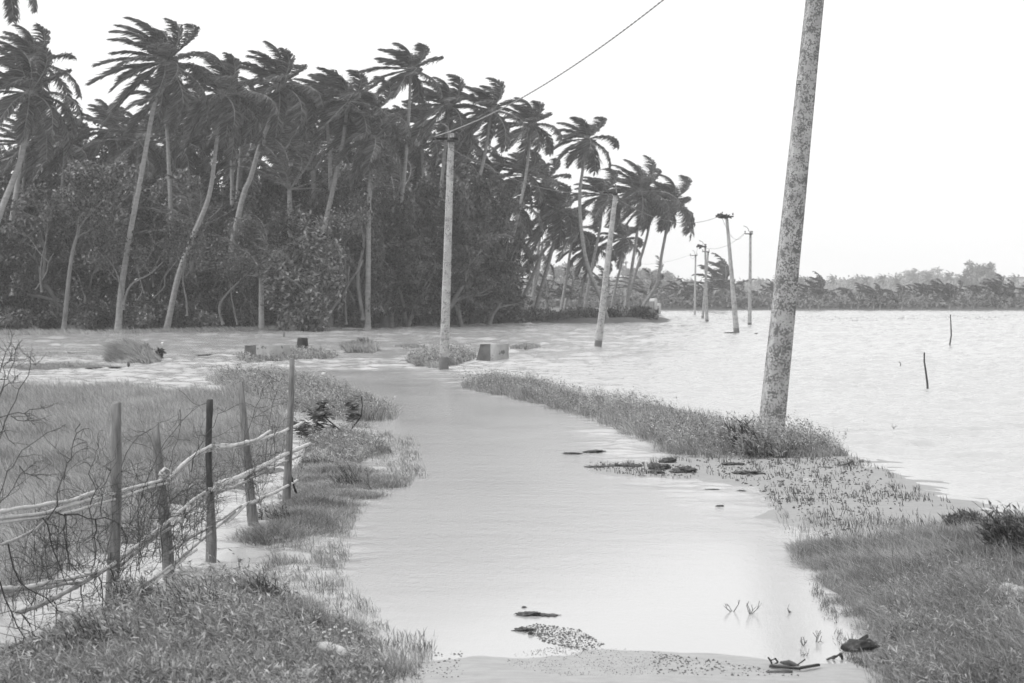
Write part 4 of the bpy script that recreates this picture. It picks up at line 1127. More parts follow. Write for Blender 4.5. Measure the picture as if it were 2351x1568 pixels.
solid('drum', m_, M['black'], 'black tapered drum standing upright on the left islet', 'drum', None, True)

# spiky plant, dark bush and odd bits on the left islets
def spiky(px, by, hpx, n, label, wpx=None):
    c = gp(px, by); k = ppm(c[1]); H = hpx / k
    r = thing('spiky_plant', c, label, 'plant')
    mb = MB()
    for i in range(n):
        a = rng.random() * 6.28; e = rng.uniform(.25, 1.5); d = np.array([math.cos(a) * math.cos(e) - .15, math.sin(a) * math.cos(e), math.sin(e)])
        L_ = H * rng.uniform(.7, 1.1); s_ = np.cross(d, [0, 1, 0.1]); s_ /= np.linalg.norm(s_); s_ = s_ * .035
        p = c + np.array([rng.normal(0, .05), 0, 0]); q = p + d * L_ * .5; t_ = p + d * L_ + np.array([-.03, 0, -.06])
        mb.add([p - s_, p + s_, q - s_ * .8, q + s_ * .8, t_], [[0, 1, 3, 2]], [[2, 3, 4]])
    mb.build('leaves', M['dark_leaf'], r)
spiky(842, 802, 34, 60, 'dark spiky rosette plant on the islet right of the drum')
spiky(815, 806, 18, 50, 'low grassy clump left of the spiky rosette')
bush(339, gp(339, 822)[1], 790, 40, 1100, .09, M['dark_leaf'], 'dark little bush behind the combed grass mound', lumps=14)
bush(368, gp(368, 826)[1], 798, 26, 700, .09, M['dark_leaf'], 'darkest small shrub at the right end of the grass mound', lumps=12)
def scrap(px, py, D, w_, h, mat, label, name, cat, tilt=0.2, dz=0.0, rough_=.25, n=60, group=None):
    """crumpled lump"""
    k = ppm(D); c = atD(px, py, D); W_ = w_ / k; H = h / k
    nu, nv = (24, 12) if mat == 'debris' else (12, 8)
    V = []
    for i in range(nv + 1):
        ph = math.pi * i / nv
        for j in range(nu):
            a = 2 * math.pi * j / nu
            rr = 1 + rng.normal(0, rough_) * (1 if 0 < i < nv else 0)
            x = math.sin(ph) * math.cos(a) * W_ / 2 * rr; y = math.sin(ph) * math.sin(a) * W_ / 3 * rr; z = -math.cos(ph) * H / 2 * rr
            V.append(c + np.array([x * math.cos(tilt) - z * math.sin(tilt), y, x * math.sin(tilt) + z * math.cos(tilt)]))
    q = [[i * nu + j, i * nu + (j + 1) % nu, (i + 1) * nu + (j + 1) % nu, (i + 1) * nu + j] for i in range(nv) for j in range(nu)]
    mb = MB(); mb.add(V, q)
    if mat == 'debris':
        for i in range(int(14 + w_ * .6)):
            x0 = rng.normal(0, .26) * W_; p = c + np.array([x0, rng.normal(0, .12) * W_, -H * .1])
            d = np.array([rng.normal(0, 1), rng.normal(0, .5), rng.uniform(-.1, .35)]); d *= rng.uniform(.06, .16) * W_ / np.linalg.norm(d)
            mb.tube([p - d * .3, p + d * .4 + rng.normal(0, .04, 3) * H, p + d], [H * .06, H * .09, H * .03], 4)
    return solid(name, mb, M[mat], label, cat, group, mat != 'debris')
scrap(372, 787, 76, 6, 3.5, 'white', 'white scrap caught above the dark little bush', 'plastic_scrap', 'litter', .5)
scrap(743, 857, 48.2, 9, 3.5, 'white', 'white plastic scrap lying at the water edge of the long islet', 'plastic_scrap', 'litter', .1)
scrap(652, 770, 93, 5, 15, 'bark_pale', 'short pale stake leaning in the water behind the drum', 'stake', 'stake', .05, rough_=.08)
scrap(670, 843, 54, 8, 3, 'white', 'white scrap on the grass in front of the culvert wall', 'plastic_scrap', 'litter')
for px, py, w_, h, lb in ((160, 843, 22, 5, 'dark driftwood lump at the left of the grass bar'), (215, 845, 40, 3, 'long flat driftwood piece on the grass bar'), (265, 843, 26, 2.5, 'thin driftwood piece below the grass mound'), (478, 816, 44, 4, 'flat dark driftwood between the grass mound and the culvert wall'), (295, 841, 6, 9, 'upright driftwood stub below the grass mound')):
    scrap(px, py - h / 2 + 1, gp(px, py)[1], w_, h, 'debris', lb, 'driftwood', 'driftwood', .02, rough_=.2)

# sticks in the flood on the right
def stick(path, D, r, label, mat='twig'):
    mb = MB(); mb.tube([atD(x, y, D) for x, y in path], np.linspace(r * 1.2, r * .7, len(path)), 6)
    return solid('stick', mb, M[mat], label, 'stick', None, True)
D = gp(2130, 893)[1]; stick([(2130, 900), (2129, 880), (2125, 850), (2122, 830), (2122, 809)], D, .02, 'crooked stick standing in open water, the nearer of two on the right')
D = gp(2180, 795)[1]; stick([(2179, 800), (2184, 770), (2183, 745), (2182, 722)], D, .026, 'crooked stick standing in open water, the farther of two on the right')
D = gp(2062, 840)[1]; stick([(2066, 846), (2068, 835), (2064, 830)], D, .012, 'tiny stub poking from open water right of the big pole')
scrap(1736, 767, gp(1736, 769)[1], 7, 5, 'debris', 'small dark stone in the water right of the left-leaning pole', 'stone', 'stone', 0)
scrap(1675, 764, 98, 22, 3, 'debris', 'dark debris at the foot of the left-leaning pole', 'debris_clump', 'debris', 0)

# ---------------------------------------------------------------- dark leafy plant behind the fence end
Dd = 26.6
root = thing('dark_shrub', atD(797, 1000, Dd), 'dark large-leaved shrub blown over at the far end of the fence', 'shrub')
SB = {'l': [(797, 1000), (770, 978), (748, 960), (748, 945)], 'l2': [(770, 978), (740, 972), (705, 985)], 'r': [(797, 1000), (815, 975), (830, 955), (832, 930), (830, 912)], 'l3': [(748, 960), (742, 935), (748, 925)], 'l4': [(770, 978), (735, 1010), (690, 1020)], 'r2': [(830, 955), (815, 948)]}
for k, p in SB.items():
    mb = MB(); mb.tube([atD(x, y, Dd) for x, y in p], np.linspace(.013, .006, len(p)), 5); mb.build('stem', M['twig'], root, True)
for (cx_, cy_, sx, sy, n) in ((742, 950, 22, 18, 150), (715, 985, 30, 14, 150), (735, 1008, 26, 9, 90), (700, 1020, 14, 9, 40), (815, 935, 11, 16, 70), (820, 960, 12, 10, 36), (690, 972, 8, 6, 16), (752, 925, 14, 4, 24), (828, 916, 5, 5, 12)):
    px = rng.normal(cx_, sx * .6, n); py = rng.normal(cy_, sy * .6, n)
    P_ = np.array([atD(a, b_, Dd) for a, b_ in zip(px, py)]); P_[:, 1] += rng.normal(0, .12, n)
    ml = MB(); ml.kites(P_, np.array([-1, 0, -.02]) + rng.normal(0, .3, (n, 3)), np.array([0, -.35, 1.]) + rng.normal(0, .45, (n, 3)), rng.uniform(.08, .13, n), .04)
    ml.build('leaf_cluster', M['dark_leaf'], root)

# ---------------------------------------------------------------- brushwood fence
FX = [-200, 0, 258, 388, 483, 583, 660, 720]; FD = [9.4, 10.5, 12.2, 13.3, 14.2, 16.1, 18.2, 20.0]
def fD(px): return float(np.interp(px, FX, FD))
def fp(px, py, dd=0.0): return atD(px, py, fD(px) + dd)
fence = thing('brush_fence', atD(258, 1400, 12.2), 'makeshift fence of leaning posts, tied pale rails and dead thorny branches', 'fence')
def post(top, base, wt, wb, mat, dark_from=None, name='post', notch=False):
    D = fD(base[0]) + .03
    a = atD(*base, D); t_ = atD(*top, D)
    a = a + (a - t_) * .12
    n = 10; V = []
    X, Y, Z = frame_z(t_ - a)
    for i in range(n):
        t = i / (n - 1); c = a + (t_ - a) * t + X * .006 * math.sin(t * 5 + top[0]) ; w_ = lerp(wb, wt, t) / ppm(D) / 2 * (1 + rng.normal(0, .03))
        dpt = w_ * .8
        for p, q in ((-1, -.6), (-.6, -1), (.7, -1), (1, -.7), (1, .7), (.7, 1), (-.7, 1), (-1, .6)):
            V.append(c + X * p * w_ + Y * q * dpt + (Z * rng.normal(0, .006) + Z * p * .004 if i == n - 1 else 0))
    mb = MB(); mb.ngon(V, [[i * 8 + j, i * 8 + (j + 1) % 8, (i + 1) * 8 + (j + 1) % 8, (i + 1) * 8 + j] for i in range(n - 1) for j in range(8)] + [[(n - 1) * 8 + j for j in range(8)]])
    return mb.build(name, M[mat], fence)
post((269, 925), (257, 1400), 20, 30, 'wood')
post((358, 971), (389, 1345), 16, 30, 'wood')
post((480, 919), (481, 1110), 14, 13, 'wood_dark')['label'] = 'dark upper half of the middle post'
post((483, 1112), (484, 1310), 17, 26, 'wood')
post((550, 879), (585, 1225), 13, 26, 'wood')
post((670, 822), (659, 1165), 11, 20, 'wood')
def rail(path, r, mat, name='rail', n=44, dd=-.06, k=7, wob=.0012):
    r = r * .78
    p = np.array([fp(x, y, dd) for x, y in path]); s = np.linspace(0, len(p) - 1, n); i0 = np.minimum(s.astype(int), len(p) - 2); f = (s - i0)[:, None]
    Q = p[i0] * (1 - f) + p[i0 + 1] * f + rng.normal(0, wob, (n, 3))
    Q[1:-1] = (Q[:-2] + 2 * Q[1:-1] + Q[2:]) / 4
    t_ = np.linspace(0, 1, n); ph = rng.random() * 6
    Q[:, 2] += .004 * np.sin(t_ * 9 + ph) + .0025 * np.sin(t_ * 23 + ph * 2); Q[:, 1] += .01 * np.sin(t_ * 7 + ph * 3)
    rr = np.linspace(r, r * .88, n) * (1 + .05 * rng.normal(0, 1, n)); rr[rng.integers(2, 6)::7] *= 1.28
    mb = MB(); mb.tube(Q, rr, k)
    return mb.build(name, M[mat], fence, True)
rail([(-80, 1190), (0, 1172), (80, 1163), (150, 1152), (216, 1129)], .015, 'bamboo')
rail([(-80, 1200), (0, 1190), (100, 1176), (200, 1150), (270, 1132), (340, 1110), (400, 1092)], .013, 'bamboo')
rail([(-80, 1212), (0, 1200), (100, 1188), (200, 1163), (270, 1145), (340, 1122), (400, 1104)], .011, 'bamboo')
# slatted packing between the split halves
mb = MB()
for i in range(64):
    x = lerp(0, 395, i / 63); y1 = float(np.interp(x, [0, 100, 200, 270, 340, 400], [1190, 1176, 1150, 1132, 1110, 1092])); y2 = y1 + 11
    mb.tube([fp(x - 3, y2, -.07), fp(x + 2, y1, -.07)], .0022, 4)
mb.build('rail_ribs', M['rail_grey'], fence)
rail([(385, 1100), (430, 1056), (455, 1036), (485, 1024), (510, 1022), (545, 1022), (590, 1008), (620, 988)], .014, 'bamboo')
rail([(385, 1106), (432, 1064), (458, 1046), (487, 1031), (530, 1030), (580, 1018), (615, 996)], .011, 'rail_grey')
rail([(500, 1026), (560, 1018), (620, 1003), (660, 985), (692, 972)], .017, 'bamboo')
rail([(-80, 1362), (0, 1352), (60, 1346), (130, 1336), (200, 1322), (250, 1302)], .017, 'bamboo')
rail([(-80, 1372), (0, 1361), (80, 1352), (190, 1334)], .011, 'rail_grey')
rail([(40, 1410), (90, 1392), (150, 1362), (190, 1335), (235, 1312), (275, 1285), (330, 1248), (380, 1205)], .017, 'rail_grey')
rail([(255, 1300), (300, 1262), (340, 1232), (390, 1195), (430, 1160), (470, 1130), (505, 1104)], .015, 'bamboo')
rail([(262, 1308), (310, 1272), (350, 1240), (400, 1204), (440, 1168), (480, 1136)], .012, 'rail_grey')
rail([(475, 1126), (510, 1110), (560, 1092), (620, 1060), (660, 1040), (712, 1020)], .026, 'bamboo')
rail([(490, 1134), (540, 1118), (590, 1090), (640, 1068), (690, 1045)], .014, 'rail_grey')
rail([(-60, 1505), (0, 1490), (70, 1468), (130, 1448), (200, 1412), (250, 1400)], .014, 'rail_grey')
rail([(100, 1462), (160, 1440), (230, 1400), (300, 1360), (370, 1318), (430, 1270), (480, 1225), (540, 1175)], .012, 'rail_grey')
rail([(270, 1388), (330, 1350), (400, 1300), (450, 1262)], .016, 'bamboo')
rail([(520, 1200), (560, 1160), (590, 1150), (640, 1125), (683, 1102)], .019, 'bamboo')
rail([(390, 1270), (440, 1232), (490, 1205), (550, 1165), (600, 1150)], .011, 'rail_grey')
rail([(0, 1255), (60, 1228), (100, 1198), (130, 1180), (180, 1180)], .011, 'rail_grey')
rail([(664, 1080), (676, 1120), (692, 1160)], .014, 'wood_dark', 'prop')
def rag(px, py, w_, h, n=9):
    mb = MB(); k = ppm(fD(px)); c = fp(px, py, -.10)
    for i in range(n):
        a = rng.random() * 6.28; R_ = np.array([math.cos(a), 0.4 * math.sin(a), math.sin(a)])
        pts = []
        tail = i % 3 == 0
        for t in np.linspace(0, 1, 6):
            ang = t * 3.2 + a
            q = np.array([math.cos(ang) * w_ / k * .42 * rng.uniform(.2, 1.1), math.sin(ang * 1.3) * .03, math.sin(ang) * h / k * .42 * rng.uniform(.2, 1.1)])
            if tail: q = np.array([(t - .2) * w_ / k * rng.choice([-.6, .6]), -.01, -t * h / k * rng.uniform(.3, .9)])
            pts.append(c + q)
        mb.tube(pts, rng.uniform(.003, .007, 6), 4)
    mb.build('rag_tie', M['rag'], fence, True)
rag(378, 1085, 30, 26, 12); rag(488, 1026, 22, 16, 8); rag(497, 1114, 28, 18, 10); rag(262, 1310, 16, 12, 5); rag(383, 1084, 14, 20, 5)
# dead thorny branches woven through
def dead_branch(path, r, parent, dd=-0.1, twigs=5, tl=.22, name='dead_branch', mat='twig', Df=None):
    P_ = [atD(x, y, (Df if Df else fD(x)) + dd + rng.normal(0, .02)) for x, y in path]
    mb = MB(); k = len(P_)
    # kink the path a little
    Q = [P_[0]]
    for i in range(1, k):
        mid = (P_[i - 1] + P_[i]) / 2 + rng.normal(0, .01, 3); Q += [mid, P_[i]]
    Q = np.array(Q)
    mb.tube(Q, np.linspace(r, r * .55, len(Q)), 5)
    for t in range(twigs):
        i = rng.integers(1, len(Q) - 1); p = Q[i]; ax = Q[i] - Q[i - 1]; ax /= np.linalg.norm(ax) + 1e-9
        d = ax * .8 + np.array([rng.choice([-1, 1]) * rng.uniform(.4, 1.2), rng.normal(0, .3), rng.uniform(-.2, .5)])
        d /= np.linalg.norm(d); L_ = tl * rng.uniform(.4, 1.4); pts = [p]
        for s_ in range(5):
            d = d + rng.normal(0, .28, 3); d /= np.linalg.norm(d); pts.append(pts[-1] + d * L_ / 5)
        mb.tube(pts, np.linspace(r * .5, r * .22, 6), 4, cap=False)
        for s_ in range(3):
            j = rng.integers(1, 5); e = d + rng.normal(0, .8, 3); e /= np.linalg.norm(e)
            mb.tube([pts[j], pts[j] + e * L_ * .2 + rng.normal(0, .005, 3), pts[j] + e * L_ * .42], [r * .28, r * .22, r * .15], 3, cap=False)
    return mb.build(name, M[mat], parent)
BR = [[(19, 1249), (32, 1306), (63, 1351), (133, 1402), (178, 1427), (228, 1471)], [(0, 1335), (25, 1402), (51, 1456), (83, 1513), (117, 1567)], [(98, 1189), (114, 1224), (124, 1268), (140, 1306), (155, 1341)], [(127, 1175), (178, 1180), (219, 1192), (260, 1195), (279, 1211), (290, 1240)],
      [(219, 1192), (216, 1233), (219, 1281), (209, 1316)], [(186, 1344), (190, 1379), (184, 1424), (181, 1516)], [(227, 1325), (235, 1360), (233, 1402), (240, 1433)], [(121, 1378), (130, 1408), (133, 1446), (140, 1475)], [(51, 1411), (76, 1456), (105, 1490), (122, 1519), (124, 1544)],
      [(254, 1306), (263, 1344), (276, 1386), (298, 1433)], [(149, 1179), (146, 1218), (158, 1281), (160, 1313)], [(110, 1192), (132, 1160), (140, 1105), (154, 1063), (165, 1028), (176, 995), (184, 973)], [(214, 1204), (211, 1146), (213, 1105), (209, 1072), (220, 1036), (222, 1015)],
      [(233, 1187), (236, 1140), (244, 1105), (255, 1061), (264, 1041)], [(300, 1200), (330, 1120), (365, 1040), (400, 990), (440, 945), (475, 925)], [(255, 1120), (290, 1040), (320, 1000), (345, 985)], [(345, 1190), (372, 1120), (395, 1060), (408, 1010), (414, 940)], [(372, 1290), (368, 1220), (392, 1150), (430, 1105)],
      [(440, 1080), (455, 1030), (470, 1000), (500, 950), (520, 935)], [(560, 1010), (580, 960), (598, 915), (605, 890)], [(610, 1060), (620, 960), (636, 900), (652, 860)], [(630, 1080), (628, 1000), (640, 960)], [(345, 1190), (420, 1180), (480, 1150), (520, 1140)], [(395, 1330), (405, 1270), (440, 1210), (470, 1190)], [(300, 1300), (296, 1350), (315, 1390)], [(405, 1195), (398, 1230), (415, 1290), (425, 1330)]]
for i, p in enumerate(BR): dead_branch(p, .0045 if i < 12 else .0034, fence, twigs=9, dd=-.12)
for i in range(70):
    x0 = rng.uniform(10, 680) if i > 30 else rng.uniform(250, 600)
    sc_ = 12 / fD(x0)
    yb = float(np.interp(x0, [0, 250, 400, 500, 600, 680], [1440, 1340, 1260, 1190, 1130, 1080])) + rng.uniform(-20, 40)
    hgt = rng.uniform(120, 300) * sc_
    lx = rng.uniform(-20, 60)
    path = [(x0 + lx * t + rng.normal(0, 6) * sc_, yb - hgt * t) for t in np.linspace(0, 1, 5)]
    dead_branch(path, rng.uniform(.0016, .003), fence, twigs=16, tl=.2, dd=rng.uniform(-.15, .05))
# dead shrub at the left edge
sh = thing('dead_shrub', atD(-15, 1230, 10.6), 'bare thorny shrub reaching in from the left edge above the fence', 'shrub')
for p in ([(0, 1008), (22, 945), (44, 893), (71, 835), (74, 826), (62, 812)], [(-20, 885), (0, 871), (22, 852), (36, 802), (52, 780)], [(-10, 962), (0, 959), (41, 947), (69, 940), (102, 937), (122, 930)], [(-10, 1180), (0, 1135), (16, 1083), (41, 1050), (69, 1022), (110, 992), (151, 974)],
          [(-10, 1165), (16, 1140), (40, 1100), (60, 1080), (75, 1070)], [(0, 910), (20, 880), (35, 868), (50, 855)], [(-5, 870), (10, 820), (25, 790), (33, 765)], [(25, 955), (40, 965), (70, 966), (80, 975)], [(45, 1070), (70, 1090), (90, 1100)], [(-10, 1000), (8, 985), (20, 1010), (35, 1022)], [(0, 905), (12, 860), (20, 830), (28, 800)]):
    dead_branch(p, .003, sh, Df=10.55, twigs=6, tl=.13, dd=0)

# ---------------------------------------------------------------- plants on the banks
def reed_clump(px, by, hpx, wpx, n, label, leaf=.06, name='reed_clump', mat='weed', lean=-.3, z=0.0, per=16):
    c = gp(px, by); k = ppm(c[1]); H = hpx / k; W_ = wpx / k
    r = thing(name, c, label, 'plant')
    mb = MB(); C, Dd_ = [], []
    for i in range(n):
        p = c + np.array([rng.uniform(-.5, .5) * W_, rng.normal(0, W_ * .2), -.02]); hh = H * rng.uniform(.5, 1.1) * (1 - .5 * abs(p[0] - c[0]) / (W_ * .5 + 1e-6) * .8)
        lx = lean * rng.uniform(.3, 1.2) + rng.normal(0, .15); pts = [p + np.array([lx * t ** 1.5 * hh, rng.normal(0, .004), t * hh]) for t in np.linspace(0, 1, 6)]
        mb.tube(pts, np.linspace(.004, .0015, 6), 4, cap=False)
        for t in np.linspace(.2, 1, per):
            i0 = min(int(t * 5), 4); q = pts[i0] + (pts[i0 + 1] - pts[i0]) * (t * 5 - i0); C.append(q); Dd_.append([rng.normal(-.6, .6), rng.normal(0, .5), rng.uniform(.1, 1.2)])
    mb.build('stems', M['twig'], r)
    C = np.array(C); ml = MB(); ml.kites(C, np.array(Dd_), rng.normal(0, .5, C.shape) + np.array([0, -.3, 1.]), rng.uniform(.6, 1.3, len(C)) * leaf, leaf * .2)
    ml.build('leaves', M[mat], r)
    return r
reed_clump(2225, 1212, 46, 92, 110, 'round reed tuft standing alone in the shallow mud on the right', .05, mat='reed_leaf')
reed_clump(2350, 1285, 125, 130, 170, 'tall feathery reed clump leaning in at the right edge', .06, mat='reed_leaf', lean=-.5, per=18)
reed_clump(2335, 1440, 80, 110, 80, 'dark weedy clump under the pale sack at the right edge', .04, mat='dark_leaf', lean=-.3)
reed_clump(2090, 1375, 60, 130, 90, 'leafy weed clump in the middle of the right bank', .035, lean=-.5)
reed_clump(2120, 1470, 60, 160, 110, 'pale tangled weed clump low on the right bank', .04, lean=-.4)
reed_clump(1715, 1040, 75, 60, 45, 'broad-leaved weed at the left foot of the leaning foreground pole', .09, mat='dark_leaf', lean=-.2, name='weed_plant')
reed_clump(1760, 1050, 62, 110, 110, 'arching weed clump in front of the foreground pole foot', .08, lean=-.4, name='weed_plant')
reed_clump(1815, 1045, 60, 60, 50, 'weed clump at the right foot of the foreground pole', .07, lean=-.1, name='weed_plant')
reed_clump(610, 1400, 95, 110, 80, 'dark leafy weed clump in front of the fence, near its middle', .035, mat='dark_leaf', lean=-.15, name='weed_plant')
reed_clump(320, 1400, 90, 120, 90, 'weed clump at the foot of the second fence post', .035, lean=-.2, name='weed_plant')
reed_clump(460, 1440, 120, 220, 170, 'large tangled weed clump in the left foreground', .04, lean=-.35, name='weed_plant')
reed_clump(260, 1520, 130, 200, 150, 'dense weed clump at the bottom left below the fence', .045, lean=-.4, name='weed_plant')
reed_clump(60, 1560, 90, 180, 90, 'weed clump in the bottom left corner', .045, mat='dark_leaf', lean=-.3, name='weed_plant')
reed_clump(730, 1075, 40, 80, 70, 'pale bushy weed at the far end of the fence', .05, lean=-.1, name='weed_plant')
for i, (px, by, n_) in enumerate(((700, 1450, 40), (560, 1500, 50), (390, 1480, 50), (180, 1470, 40), (650, 1545, 40), (2200, 1540, 50), (2290, 1480, 45), (2060, 1545, 30), (2210, 1310, 40), (620, 1200, 40), (820, 1120, 30))):
    reed_clump(px, by, 58, 90, n_, 'broad-leaved weed tuft, ' + ('right of the white bottle', 'bottom edge left of the bottle', 'between the large foreground weed clumps', 'below the fence at the far left', 'below the white bottle', 'low on the right bank near the bottom edge', 'on the right bank below the pale sack', 'at the bottom left corner of the right bank', 'high on the right bank near the reed clump', 'at the foot of the last fence post', 'on the grass lobe beside the track')[i], .05, mat=('reed_leaf', 'weed')[i % 2], lean=rng.uniform(-.6, -.1), name='weed_plant', per=10)
# rock, sack, bottle, flowers, boards
scrap(1972, 1483, 10.6, 84, 30, 'rock', 'wet black rock at the water edge of the right bank', 'rock', 'rock', .12, rough_=.2)
scrap(2322, 1356, gp(2322, 1375)[1] - .55, 76, 28, 'sack', 'pale crumpled sack lying in the grass at the right edge', 'sack', 'sack', -.12, rough_=.16)
scrap(2345, 1362, gp(2340, 1378)[1] - .6, 50, 30, 'sack', 'second fold of pale sack cut by the right edge', 'sack', 'sack', -.1, rough_=.16)
bc = gp(760, 1497)
mb = MB(); a = atD(729, 1486, 10.25); e = atD(792, 1503, 10.1)
prof = [(0, .006), (.02, .02), (.06, .027), (.3, .032), (.5, .030), (.8, .031), (.95, .026), (1, .010)]
mb.tube([a + (e - a) * t + np.array([0, 0, .012 * math.sin(t * 3.1)]) for t, _ in prof], [r_ for _, r_ in prof], 14)
solid('bottle', mb, M['sack'], 'crushed white bottle lying in the grass at the bottom left', 'bottle', None, True)
def flower(px, py, r_, label):
    D = fD(200) - 1.9 if px < 700 else 10.4
    c = atD(px, py, D); root = thing('flower', np.array([c[0], c[1], .1]), label, 'flower', 'small white flowers in the left verge')
    ms = MB(); ms.tube([np.array([c[0] + .01, c[1], .08]), c], .0015, 4); ms.build('stalk', M['weed'], root)
    mp = MB(); n = 14; an = np.arange(n) * 2.4
    d = np.stack([np.cos(an), np.sin(an) * .6, .5 + .5 * np.sin(an * 3)], -1)
    mp.kites(np.repeat(c[None], n, 0), d, rng.normal(0, .5, (n, 3)) + np.array([0, -.5, 1.]), r_, r_ * .8); mp.build('petals', M['white'], root)
flower(545, 1553, .03, 'largest white flower at the bottom edge left of centre'); 
for px, py in ((757, 1446), (744, 1452), (770, 1440), (787, 1449), (794, 1444), (748, 1462), (803, 1452), (829, 1538), (765, 1545), (790, 1460)):
    flower(px, py, .010, 'tiny white flower head among the grass near the bottle')
mb = MB(); a = gp(1767, 1529, .02); e = gp(1838, 1535, .02); f2 = gp(1880, 1526, .02)
def plank(mb, a, e, wd, th):
    d = e - a; L_ = np.linalg.norm(d); d /= L_; s_ = np.cross([0, 0, 1], d)
    mb.box((a + e) / 2, (L_, wd, th), np.stack([d, s_, np.cross(d, s_)], 1))
plank(mb, a, e, .018, .012); plank(mb, e + np.array([0, .0, .004]), f2, .016, .012)
solid('broken_board', mb, M['wood_dark'], 'thin broken board lying across the wet sand at the bottom right of the track', 'board')
mb = MB(); mb.tube([gp(1792, 1521, .01), gp(1812, 1522, .02), gp(1835, 1528, .01)], [.006, .016, .004], 6); mb.tube([gp(1828, 1528, .01), gp(1848, 1514, .06)], .004, 5)
solid('driftwood', mb, M['debris'], 'driftwood twig heap lying on the broken board', 'driftwood')
mb = MB(); mb.box(gp(1789, 1545, .012), (.13, .035, .022), [[.97, -.2, 0], [.2, .97, 0], [0, 0, 1]])
solid('wood_chunk', mb, M['debris'], 'small wood chunk on the sand below the broken board', 'driftwood')
mb = MB(); P_ = [gp(1764, 1510, .09), gp(1770, 1518, .03), gp(1772, 1524, .0)]; mb.tube(P_, .005, 5); mb.tube([gp(1770, 1516, .03), gp(1780, 1512, .05), gp(1786, 1520, .01), gp(1778, 1526, 0)], .005, 5)
solid('looped_twig', mb, M['twig'], 'looped dark twig standing at the waterline above the broken board', 'twig')
mb = MB(); mb.tube([gp(1898, 1514, .0), gp(1915, 1508, .03), gp(1930, 1502, .04), gp(1934, 1512, .0)], [.005, .009, .010, .007], 6); mb.tube([gp(1912, 1512, 0), gp(1922, 1506, .03)], .006, 5)
solid('root_piece', mb, M['twig'], 'gnarled root piece in the shallows below the black rock', 'driftwood')
def branchlet(px, by, h, w_, label, mat='twig_pale', n=4):
    c = gp(px, by, -.01); k = ppm(c[1]); mb = MB()
    for i in range(n):
        e = c + np.array([rng.uniform(-.5, .5) * w_ / k * 1.2, rng.normal(0, .03), h / k * rng.uniform(.5, 1)]); m1 = (c + e) / 2 + rng.normal(0, .012, 3)
        mb.tube([c, m1, e], [.0035, .0025, .0015], 4)
        mb.tube([m1, m1 + (e - c) * .3 + rng.normal(0, .015, 3)], [.002, .001], 4)
    solid('dead_twig', mb, M[mat], label, 'twig', 'dead twigs standing in the shallow water')
for a in ((1682, 1408, 34, 30, 'forked dead twig standing in the water, left of the pole reflection'), (1722, 1413, 40, 50, 'widest dead twig spray in the water on the pole reflection'), (1812, 1410, 14, 10, 'tiny dead twig right of the pole reflection'), (1843, 1485, 26, 16, 'bent dead twig left of the black rock'),
          (1873, 1478, 40, 24, 'tall dead twig touching the left of the black rock'), (1848, 1510, 14, 10, 'low dead twig between the rock and the looped twig'), (870, 1440, 16, 8, 'thin twig in the water off the left verge'), (2052, 985, 10, 14, 'twig in the open water behind the reed tuft')):
    branchlet(*a)
# mud lumps and debris on the track
for px, by, w_, h, lb in ((1500, 1078, 22, 17, 'round black mud lump at the left of the heap'), (1518, 1078, 36, 14, 'dark mud lump in the middle of the heap'), (1533, 1064, 30, 15, 'rounded weedy lump standing behind the heap'), (1570, 1086, 50, 16, 'long ragged debris clump at the right of the heap'), (1508, 1088, 30, 9, 'low flat debris clump in front of the heap'),
                          (1440, 1071, 70, 6, 'long flat debris streak left of the heap'), (1378, 1072, 60, 3, 'thin debris streak far left of the heap'), (1315, 1042, 36, 4, 'flat debris patch on the track, left one of two'), (1362, 1039, 48, 6, 'flat debris patch on the track, right one of two'), (1685, 1068, 50, 7, 'dark wet debris below the grassy strip'),
                          (1720, 1089, 60, 9, 'rounded dark debris clump in the shallow mud'), (1635, 1126, 32, 4, 'small flat debris on the bright water, left one'), (1652, 1164, 18, 5, 'small dark clod below the flat debris'), (1700, 1128, 20, 3, 'small flat debris right of the flat one'), (1897, 1074, 24, 3, 'flat dark clod right of the strip end')):
    scrap(px, by - h * .35, gp(px, by)[1], w_, h, 'debris', lb, 'debris_clump', 'debris', rng.uniform(-.06, .06), rough_=.28)
mb = MB()
c = gp(1954, 1086); mb.tube([c, c + np.array([-.01, 0, .07]), c + np.array([-.03, 0, .11])], [.006, .008, .012], 5); mb.tube([c + np.array([-.15, 0, .07]), c + np.array([-.05, 0, .10]), c + np.array([.02, 0, .13]), c + np.array([.035, 0, .09])], [.003, .012, .012, .005], 5)
solid('forked_stick', mb, M['debris'], 'small T-shaped forked stick standing in the mud near the strip end', 'stick')
D = gp(1230, 1412)[1]
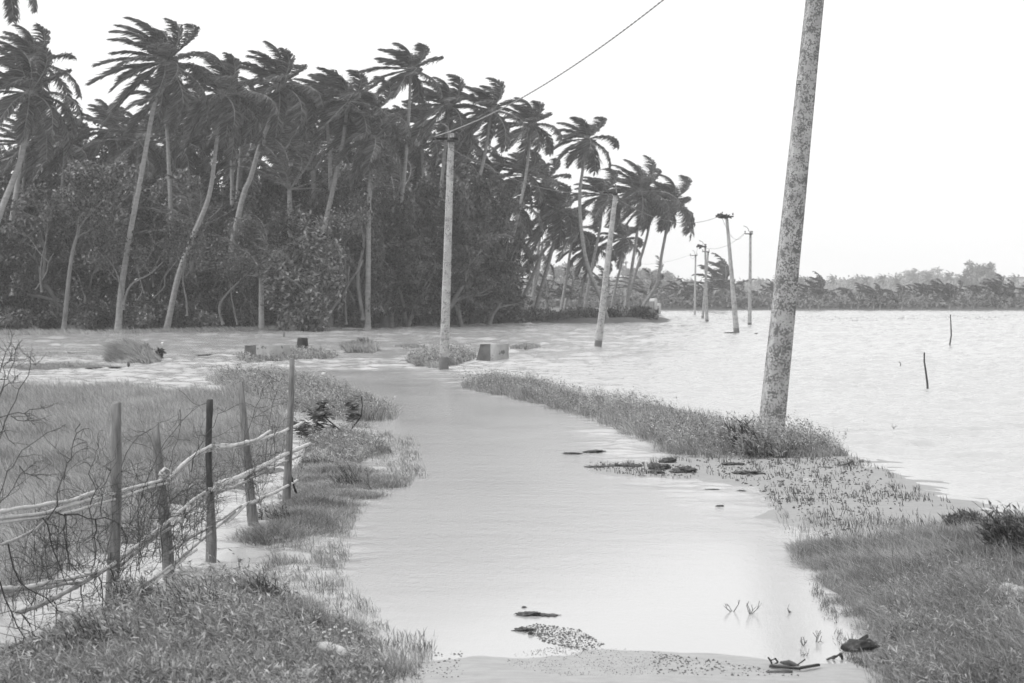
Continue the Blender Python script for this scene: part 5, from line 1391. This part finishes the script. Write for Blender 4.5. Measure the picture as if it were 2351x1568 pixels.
for px, by, w_, h, lb in ((1215, 1412, 50, 9, 'matted dark debris floating on the near track'), (1258, 1413, 46, 4, 'flat thin debris right of the matted one'), (1203, 1395, 10, 4, 'tiny clod above the matted debris'), (1205, 1448, 40, 8, 'debris tip at the left end of the gravel patch'), (1218, 1457, 10, 9, 'single dark clod below the gravel patch')):
    scrap(px, by - h * .3, gp(px, by)[1], w_, h, 'debris', lb, 'debris_clump', 'debris', 0, rough_=.3)
# gravel
def gravel(polys, label):
    mb = MB()
    for pl, n, s0 in polys:
        P2 = poly_world(pl); x, y = scatter(P2, n, 0, 1.2, 5)
        z, _ = ground_z(x, y); z = np.maximum(z, 0)
        s = s0 * (0.5 + rng.random(len(x)) ** 2 * 1.8)
        o = np.array([[1, 0, 0], [0, 1, 0], [-1, 0, 0], [0, -1, 0], [0, 0, .8], [0, 0, -.5]])
        V = np.stack([x, y, z + s * .2], -1)[:, None, :] + o[None] * s[:, None, None] * (1 + .3 * rng.normal(0, 1, (len(x), 6, 1)))
        f = np.array([[0, 1, 4], [1, 2, 4], [2, 3, 4], [3, 0, 4], [1, 0, 5], [2, 1, 5], [3, 2, 5], [0, 3, 5]])
        mb.add(V.reshape(-1, 3), None, (np.arange(len(x))[:, None, None] * 6 + f[None]).reshape(-1, 3))
    tag(mb.build('gravel', M['stone']), label, None, None, 'stuff')
gravel([([(1190, 1445), (1230, 1432), (1330, 1445), (1390, 1480), (1340, 1495), (1250, 1475)], 1500, .0028), ([(1180, 1500), (1300, 1480), (1500, 1495), (1540, 1510), (1500, 1568), (1300, 1568), (1150, 1530)], 1500, .0017), ([(940, 1500), (1060, 1495), (1070, 1568), (930, 1568)], 200, .003), ([(1500, 1500), (1700, 1530), (1850, 1560), (1500, 1568)], 420, .0035)], 'scattered pebbles and crumbs on the wet sand and track')
gravel([([(1350, 1060), (1560, 1068), (1620, 1095), (1500, 1098), (1350, 1080)], 260, .008), ([(1560, 1055), (1950, 1052), (2100, 1150), (1900, 1240), (1750, 1130)], 900, .008)], 'crumbs of weed and mud on the shallow mud flat')

for o in sc.objects:
    if 'org' in o: del o['org']
